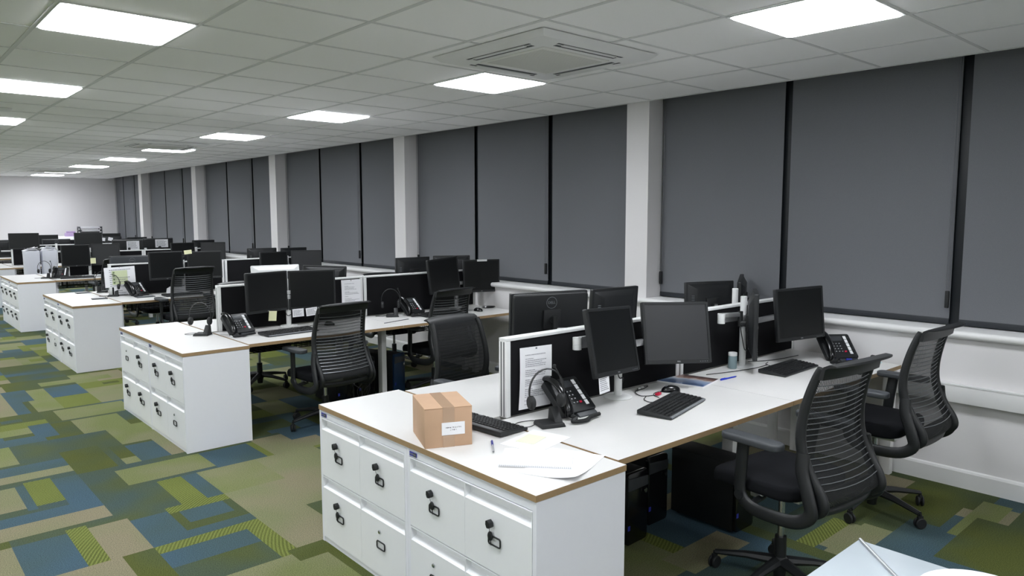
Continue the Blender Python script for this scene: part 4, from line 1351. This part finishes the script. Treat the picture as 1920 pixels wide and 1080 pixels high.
MB().box(0, 0.285, 0, 0.200, 0.0, 0.0015).build('backing_card', M_PAPER, npd)
sp = MB()
for i in range(38):
    sp.tube([(0.006 + i * 0.0074, 0.004, 0.0), (0.006 + i * 0.0074, -0.003, 0.004), (0.006 + i * 0.0074, 0.004, 0.0085)], 0.0006, 4)
sp.build('spiral_binding', M_WIRE, npd, smooth=False)
tag(npd, 'white spiral notepad on the front worktop right of the pen', 'notepad')
def pen(name, mcol):
    r = empty(name)
    MB().cyl((0, 0, 0.005), (0, 0.10, 0.005), 0.0042, 12).build('barrel', M_ALU if mcol is M_BADGE else M_BLUE, r)
    MB().cyl((0, 0.085, 0.005), (0, 0.14, 0.005), 0.0052, 12).build('cap', mcol, r)
    t = MB(); t.tube([(0, 0, 0.005), (0, -0.014, 0.005)], 0.004, 10, radii=[0.004, 0.001]); t.build('tip', M_GREYP, r)
    MB().box(-0.001, 0.001, 0.10, 0.138, 0.010, 0.012).build('clip', mcol, r)
    return r
o = pen('pen', M_BADGE); o.location = (1.895, 2.225, TOP); o.rotation_euler = (0, 0, rad(-38)); tag(o, 'ballpoint pen with blue cap on the worktop between box and notepad', 'pen')
o = pen('pen', M_BLUE); o.location = (3.88, 2.31, TOP); o.rotation_euler = (0, 0, rad(85)); tag(o, 'blue pen lying right of the magazine', 'pen')
# magazine
mg = empty('magazine', (3.50, 2.285, TOP), rad(12))
MB().box(-0.0, 0.24, 0.0, 0.30, 0.0, 0.008).build('pages', M_PAPER, mg)
MB().box(-0.0005, 0.2405, -0.0005, 0.3005, 0.008, 0.0088).build('cover', M_COVER, mg)
tag(mg, 'magazine with blue sky and brown landscape cover, below the grey-lit monitor', 'magazine')
# small jar
jr = empty('jar', (4.10, 2.465, TOP))
j = MB(); j.lathe([(0, 0), (0.026, 0), (0.028, 0.003), (0.028, 0.078), (0.024, 0.084), (0, 0.084)], 22); j.build('glass', M_JAR, jr)
j = MB(); j.lathe([(0, 0.082), (0.028, 0.082), (0.028, 0.100), (0.026, 0.103), (0, 0.103)], 22); j.build('lid', M_WPLAS, jr)
tag(jr, 'small grey-green jar with white lid beside the tall monitor stand', 'jar')
# coiled usb cable with red plugs
ub = empty('usb_cable', (3.17, 2.42, TOP))
c = MB(); c.tube(smooth_path([(0.20, -0.05, 0.004), (0.10, -0.03, 0.004), (0.0, -0.06, 0.004), (-0.08, -0.02, 0.004), (-0.03, 0.06, 0.005), (0.06, 0.07, 0.006), (0.12, 0.09, 0.008), (0.05, 0.10, 0.005), (-0.02, 0.05, 0.008)]), 0.0024, 6); c.build('cable', M_BLACKM, ub)
c = MB(); c.box(-0.02, 0.02, -0.075, -0.055, 0.002, 0.014, T((0.0, 0, 0)) @ RZ(10)); c.build('red_plug', M_RED, ub, bevel=0.002)
c = MB(); c.box(0.03, 0.05, 0.085, 0.095, 0.002, 0.010); c.box(0.065, 0.085, 0.088, 0.098, 0.002, 0.010); c.build('white_plug', M_WPLAS, ub, bevel=0.001)
tag(ub, 'black looped cable with red plug between monitor stand and mouse', 'cable')
# long cables on the window-end desk
c = MB()
c.tube(smooth_path([(3.80, 2.46, TOP + 0.004), (4.0, 2.40, TOP + 0.004), (4.2, 2.36, TOP + 0.004), (4.35, 2.36, TOP + 0.004)]), 0.0025, 6)
c.tube(smooth_path([(4.35, 2.50, TOP + 0.004), (4.45, 2.44, TOP + 0.004), (4.60, 2.40, TOP + 0.004), (4.8, 2.38, TOP + 0.004)]), 0.0025, 6)
tag(c.build('cable', M_BLACKM), 'thin black cables lying along the back of the window-end desk, nearest row', 'cable')
# blue clip, folded card, tablet by the chair
b = MB(); b.prism([(0, 0), (0.05, 0.006), (0.06, 0.022), (0.03, 0.030), (0.0, 0.022)], 0, 0.035, 'y'); tag(b.build('clip', M_BLUE, bevel=0.003, loc=(4.80, 2.01, TOP), rot=(0, 0, rad(30))), 'bright blue plastic clip in front of the window-end phone', 'clip')
b = MB(); b.box(0, 0.16, 0, 0.10, 0, 0.002); tag(b.build('card', mat('pale_cyan_card', srgb(200, 222, 226), 0.5), loc=(4.84, 1.87, TOP), rot=(0, 0, rad(10))), 'pale blue card by the window end of the nearest desk', 'card')
tb = empty('name_badge', (4.50, 1.83, TOP), rad(6)); MB().box(0, 0.17, 0, 0.09, 0, 0.006).build('holder', M_DGREY, tb, bevel=0.002); MB().box(0.03, 0.14, 0.03, 0.05, 0.006, 0.012).build('clip_bar', M_CHROME, tb, bevel=0.002)
tag(tb, 'dark flat badge holder with chrome bar on the desk behind the nearest chair', 'badge holder')

# printed sheets
def notice(w, h, lines, seed, green=False, ink=M_INK):
    r = empty('paper_notice')
    s = MB(); vs = []; fs = []; n = 8
    for j in range(n + 1):
        for i in (0, 1):
            u = j / n
            vs.append((i * w, -0.006 * math.sin(u * math.pi) * (0.6 if i else 1), -u * h))
    for j in range(n): fs.append((2 * j, 2 * j + 1, 2 * j + 3, 2 * j + 2))
    k = len(vs)
    vs += [(a, b + 0.0008, c) for a, b, c in vs]; fs += [tuple(reversed([q + k for q in f])) for f in fs]
    s.add(vs, fs); s.build('sheet', M_PAPER, r, angle=80)
    rnd = random.Random(seed)
    t = MB()
    z = -h * 0.12
    def yy(z): return -0.006 * math.sin(-z / h * math.pi) - 0.0012
    for i in range(lines):
        dz = h * 0.8 / lines
        if rnd.random() < 0.22:
            z -= dz; L = rnd.uniform(0.15, 0.3)
        else:
            L = rnd.uniform(0.45, 0.72)
        x = 0.16 * w
        while x < (0.16 + L) * w:
            ww = rnd.uniform(0.015, 0.06) * w
            t.box(x, x + ww, yy(z), yy(z) + 0.0002, z - dz * 0.32, z)
            x += ww + 0.012 * w
        z -= dz
        if z < -h * 0.93: break
    t.build('printed_text', ink, r, smooth=False)
    if green:
        g = MB()
        g.box(0.24 * w, 0.74 * w, yy(-0.3 * h) + 0.0006, yy(-0.3 * h) + 0.0008, -0.88 * h, -0.18 * h)
        g.build('green_table', M_GRN, r, smooth=False)
        g = MB()
        for i in range(4): g.lathe([(0, 0), (0.011, 0), (0.011, 0.0006), (0, 0.0006)], 14, T((0.30 * w, yy(-0.3 * h) - 0.0003, -(0.27 + i * 0.17) * h)) @ RX(90))
        g.build('icon', mat('dark_green_icon', srgb(110, 130, 90), 0.8), r, smooth=False)
    pn = MB(); pn.lathe([(0, 0), (0.004, 0), (0.004, 0.004), (0, 0.004)], 10, T((w / 2, -0.001, -0.008)) @ RX(90)); pn.build('pin', M_GREYP, r)
    return r
def at_screen(k, a, z, rot=0.0, tiltdeg=0.0):
    x, y, _ = W(k, a, 0.83 - 0.0295)
    return (x, y, z)
def nt(k, a, z, w, h, lines, seed, lab, ry=0, **kw):
    o = notice(w, h, lines, seed, **kw); o.location = at_screen(k, a, z); o.rotation_euler = (0, rad(ry), rad(ROWS[k][2])); tag(o, lab, 'notice', 'printed sheets pinned to the screens'); return o
nt(0, 0.64, 1.062, 0.215, 0.305, 26, 3, 'white printed page pinned to the nearest black screen', ry=1.5)
nt(1, 1.70, 1.095, 0.205, 0.30, 22, 4, 'white printed page on the black screen between monitors, second row')
nt(2, 0.50, 1.075, 0.34, 0.24, 8, 5, 'white sheet with green printed table on the screen end, third row', green=True, ry=-2)
nt(2, 0.60, 0.86, 0.21, 0.12, 4, 6, 'plain white sheet hanging under the green printed table, third row')
def note(name, w, h, m, loc, rot, lab, txt=0, group=None):
    r = empty(name, loc, rot=rot)
    MB().box(0, w, -0.001, 0, -h, 0).build('sheet', m, r, smooth=False)
    if txt:
        t = MB(); rnd = random.Random(txt)
        n = 7 if h > 0.06 else 4
        for i in range(n):
            z = -h * (0.15 + 0.75 * i / n); x = 0.1 * w
            while x < w * rnd.uniform(0.6, 0.9):
                ww = rnd.uniform(0.04, 0.12) * w; t.box(x, x + ww, -0.0013, -0.001, z - h * 0.05, z); x += ww + 0.03 * w
        t.build('printed_text', M_INK, r, smooth=False)
    tag(r, lab, 'note', group); return r
note('paper_note', 0.085, 0.088, M_PAPER, (2.668, 2.335, 0.912), (rad(-4), rad(-2), rad(5)), 'white note with writing hanging below the tilted monitor, nearest row', 7)
note('sticky_note', 0.075, 0.085, M_YNOTE, (2.59, 5.985, 0.89), (0, rad(6), rad(8)), 'pale yellow note hanging under the left monitor, second row')
note('paper_note', 0.10, 0.070, M_PAPER, (2.80, 5.985, 0.885), (0, rad(-2), rad(-8)), 'white note hanging under the right monitor, left one of three, second row', 9)
note('paper_note', 0.10, 0.070, M_PAPER, (2.915, 5.965, 0.885), (0, rad(-5), rad(-12)), 'white note hanging under the right monitor, middle one of three, second row', 10)
note('paper_note', 0.08, 0.040, M_PAPER, (3.02, 5.95, 0.885), (0, rad(-4), rad(-14)), 'white note hanging under the right monitor, right one of three, second row', 0)
note('sticky_note', 0.09, 0.05, M_YNOTE, (3.06, 9.56, 1.262), (0, rad(-6), rad(-8)), 'pale yellow note stuck between the aisle-end monitors, third row')
note('sticky_note', 0.075, 0.09, M_YNOTE, (2.80, 13.26, 1.02), (0, 0, rad(-10)), 'pale yellow note beside the white-framed chair, fourth row')
note('paper_sheet', 0.20, 0.15, M_PAPER, (3.46, 13.72, 1.262), (0, 0, rad(0)), 'white sheet taped to the back of a monitor, left one of two, fourth row', 12, 'sheets taped to monitor backs')
note('paper_sheet', 0.21, 0.14, M_PAPER, (3.92, 13.72, 1.28), (0, 0, rad(0)), 'white sheet taped to the back of a monitor, right one of two, fourth row', 13, 'sheets taped to monitor backs')
note('paper_note', 0.09, 0.07, M_PAPER, (3.88, 17.352, 1.235), (0, rad(8), 0), 'small white note tilted on a monitor back, left one, fifth row')
note('paper_note', 0.09, 0.07, M_PAPER, (4.03, 17.352, 1.24), (0, rad(12), 0), 'small white note tilted on a monitor back, right one, fifth row')
# white strip on the window-end monitor
b = MB(); b.box(0, 0.11, -0.004, 0.0, -0.012, 0.008); tag(b.build('label_strip', M_WPLAS, loc=(4.85, 5.945, 1.227), rot=(0, 0, rad(-19))), 'white label strip on top of the window-end monitor, second row', 'label')

# second row bits
b = MB(); b.lathe([(0, 0), (0.02, 0.0), (0.03, 0.01), (0.025, 0.022), (0, 0.026)], 16, Matrix.Diagonal((2.6, 0.9, 1, 1)))
tag(b.build('handset', M_GLOSSB, loc=(4.90, 5.82, TOP), rot=(0, 0, rad(-25))), 'black handset lying near the window end of the second row', 'handset')
b = MB(); b.box(-0.16, 0.16, -0.006, 0.006, 0, 0.004); tag(b.build('ruler', M_DGREY, loc=(3.66, 5.66, TOP), rot=(0, 0, rad(14))), 'thin dark ruler on the desk seam of the second row', 'ruler')
wc = MB(); wc.tube(smooth_path([(2.18, 6.0, TOP + 0.006), (2.24, 5.93, TOP + 0.006), (2.20, 5.82, TOP + 0.006), (2.28, 5.76, TOP + 0.006), (2.36, 5.80, TOP + 0.006)]), 0.004, 6)
tag(wc.build('cable', M_WPLAS), 'white cable looping in front of the phone, second row', 'cable')
# third row bits
def wallet(mm, lab, loc, rz, w=0.16, d=0.11):
    r = empty('notebook', loc, rz); MB().box(0, w, 0, d, 0, 0.008).build('cover', M_DGREY, r, bevel=0.002); MB().box(0.02, w - 0.02, 0.03, d - 0.04, 0.008, 0.0095).build('band', M_GREYP, r); tag(r, lab, 'notebook'); return r
wallet(0, 'small dark notebook on the white worktop of the third row', (2.00, 9.50, TOP), rad(-6))
wallet(0, 'grey notebook at the back of the worktop of the third row', (2.02, 10.35, TOP), rad(4))
wallet(0, 'dark tablet lying in front of the phone, third row', (2.44, 9.33, TOP), rad(2), 0.2, 0.12)
pr_ = MB(); pr_.prism([(0, 0.0), (0.22, 0.0), (0.22, 0.075), (0.05, 0.085), (0.01, 0.06)], 0, 0.03, 'y')
tag(pr_.build('paper_roll', M_PAPER, bevel=0.004, loc=(2.85, 9.62, TOP), rot=(0, 0, rad(-4))), 'white curved paper below the left monitor, third row', 'paper')
pb = MB(); pb.box(0, 0.02, 0, 0.02, 0, 0.10); pb.box(0.14, 0.16, 0, 0.02, 0, 0.10)
# fourth row sacks
def sack(seed):
    rnd = random.Random(seed)
    r = empty('waste_sack')
    b = MB(); prof = rrect(-0.15, 0.15, -0.15, 0.15, 0.05, 4); n = len(prof)
    vs = []; fs = []
    zz = [0, 0.03, 0.25, 0.5, 0.75, 0.95, 1.05, 1.09]
    sc = [0.86, 0.88, 0.90, 0.93, 0.96, 1.0, 1.02, 0.98]
    for z, s in zip(zz, sc):
        for a, c in prof: vs.append((a * s + rnd.uniform(-0.006, 0.006), c * s + rnd.uniform(-0.006, 0.006), z))
    for i in range(len(zz) - 1):
        for k in range(n): fs.append((i * n + k, i * n + (k + 1) % n, (i + 1) * n + (k + 1) % n, (i + 1) * n + k))
    fs.append(tuple(range(n - 1, -1, -1))); fs.append(tuple((len(zz) - 1) * n + k for k in range(n))); b.add(vs, fs)
    b.build('sack_body', M_BAG, r, angle=60)
    for i in range(7):
        p = MB(); w, h = rnd.uniform(0.16, 0.24), rnd.uniform(0.10, 0.2)
        p.box(-w / 2, w / 2, -h / 2, h / 2, -0.002, 0.002, T((rnd.uniform(-0.05, 0.05), rnd.uniform(-0.05, 0.05), 1.095 + i * 0.006)) @ Euler((rnd.uniform(-0.25, 0.25), rnd.uniform(-0.25, 0.25), rnd.uniform(0, 3))).to_matrix().to_4x4())
        p.build('paper', M_PAPER, r, smooth=False)
    return r
for i, (x, y, lab) in enumerate(((2.28, 15.12, 'white waste sack overflowing with paper, left one, behind the fourth row'), (2.545, 15.1, 'white waste sack overflowing with paper, right one, behind the fourth row'))):
    o = sack(20 + i); o.location = (x, y, 0); o.scale = (0.78, 0.78, 1.0); tag(o, lab, 'sack', 'white paper waste sacks')
# papers on the fourth row desk end
pk = empty('paper_stack', (2.70, 12.95, TOP), rad(12))
for i in range(4):
    MB().box(0, 0.3, 0, 0.21, i * 0.006, i * 0.006 + 0.005, T((0.01 * i, 0.004 * i, 0)) @ RZ(4 * i)).build('sheet', M_PAPER if i % 2 else M_GREYP, pk)
tag(pk, 'slanting stack of grey and white papers, fourth row', 'paper stack')
# paper trays and purple item against the far wall
tr = empty('paper_tray', (4.45, 20.95, 1.19))
t = MB()
for i in range(3):
    z = 0.03 + i * 0.075
    t.box(-0.25, 0.25, -0.16, 0.16, z, z + 0.008); t.box(-0.25, -0.24, -0.16, 0.16, z, z + 0.05); t.box(0.24, 0.25, -0.16, 0.16, z, z + 0.05)
t.box(-0.25, -0.23, -0.16, -0.14, 0, 0.2); t.box(0.23, 0.25, -0.16, -0.14, 0, 0.2); t.box(-0.25, -0.23, 0.14, 0.16, 0, 0.2); t.box(0.23, 0.25, 0.14, 0.16, 0, 0.2)
t.build('rack', M_DGREY, tr, bevel=0.002)
p = MB()
for i in range(3): p.box(-0.21, 0.20, -0.14, 0.14, 0.038 + i * 0.075, 0.078 + i * 0.075, RZ(4 * i - 4))
p.build('papers', M_PAPER, tr)
tag(tr, 'dark paper trays piled with papers against the far wall', 'paper tray')
cbn = empty('storage_cupboard', (3.75, 21.0, 0))
MB().box(0, 1.2, -0.2, 0.25, 0, 1.18).build('body', M_STEEL, cbn, bevel=0.004)
for i in (0, 1): 
    dd = MB().box(0.01 + i * 0.59, 0.59 + i * 0.59, -0.215, -0.2, 0.03, 1.16).build('door', M_STEELD, cbn, bevel=0.002)
    MB().box(0.54 + i * 0.08, 0.555 + i * 0.08, -0.235, -0.215, 0.6, 0.72).build('handle', M_ALU, dd)
tag(cbn, 'white steel cupboard against the far wall under the paper trays', 'cupboard')
pi = MB(); pi.box(-0.12, 0.12, -0.08, 0.08, 0, 0.09); pi.box(-0.09, 0.1, -0.06, 0.06, 0.09, 0.13)
tag(pi.build('file_box', M_PURP, bevel=0.01, loc=(4.02, 20.95, 1.18)), 'small purple box left of the paper trays by the far wall', 'box')

# ---------------------------------------------------------------- glass-topped cabinet in the bottom right corner
gt = empty('glass_topped_cabinet', (1.30, -0.35, 0))
MB().box(0.012, 0.872, 0.012, 1.208, 0.0, 0.700).build('body', M_STEEL, gt, bevel=0.003)
MB().box(0.0, 0.884, 0.0, 1.220, 0.700, 0.722).build('board', mat('pale_board', srgb(214, 222, 230), 0.35), gt, bevel=0.002)
MB().box(-0.004, 0.888, -0.004, 1.224, 0.7225, 0.7300).build('glass_top', mat('frosted_glass', srgb(208, 218, 226), 0.12), gt, bevel=0.0015)
tag(gt, 'pale glass-topped cabinet at the bottom right corner of the photo', 'cabinet')
rd = MB(); rd.cyl((2.183, 0.868, TOP + 0.005), (1.62, 0.30, TOP + 0.005), 0.0045, 10)
tag(rd.build('metal_rod', M_ALU), 'thin metal rod lying diagonally across the pale glass top', 'rod')
dsh = MB(); dsh.lathe([(0, 0), (0.10, 0), (0.15, 0.012), (0.155, 0.018), (0.148, 0.016), (0.10, 0.006), (0, 0.006)], 40)
tag(dsh.build('plate', M_PAPER, loc=(2.045, 0.50, TOP), angle=60), 'white plate on the pale glass top, cut by the photo edge', 'plate')
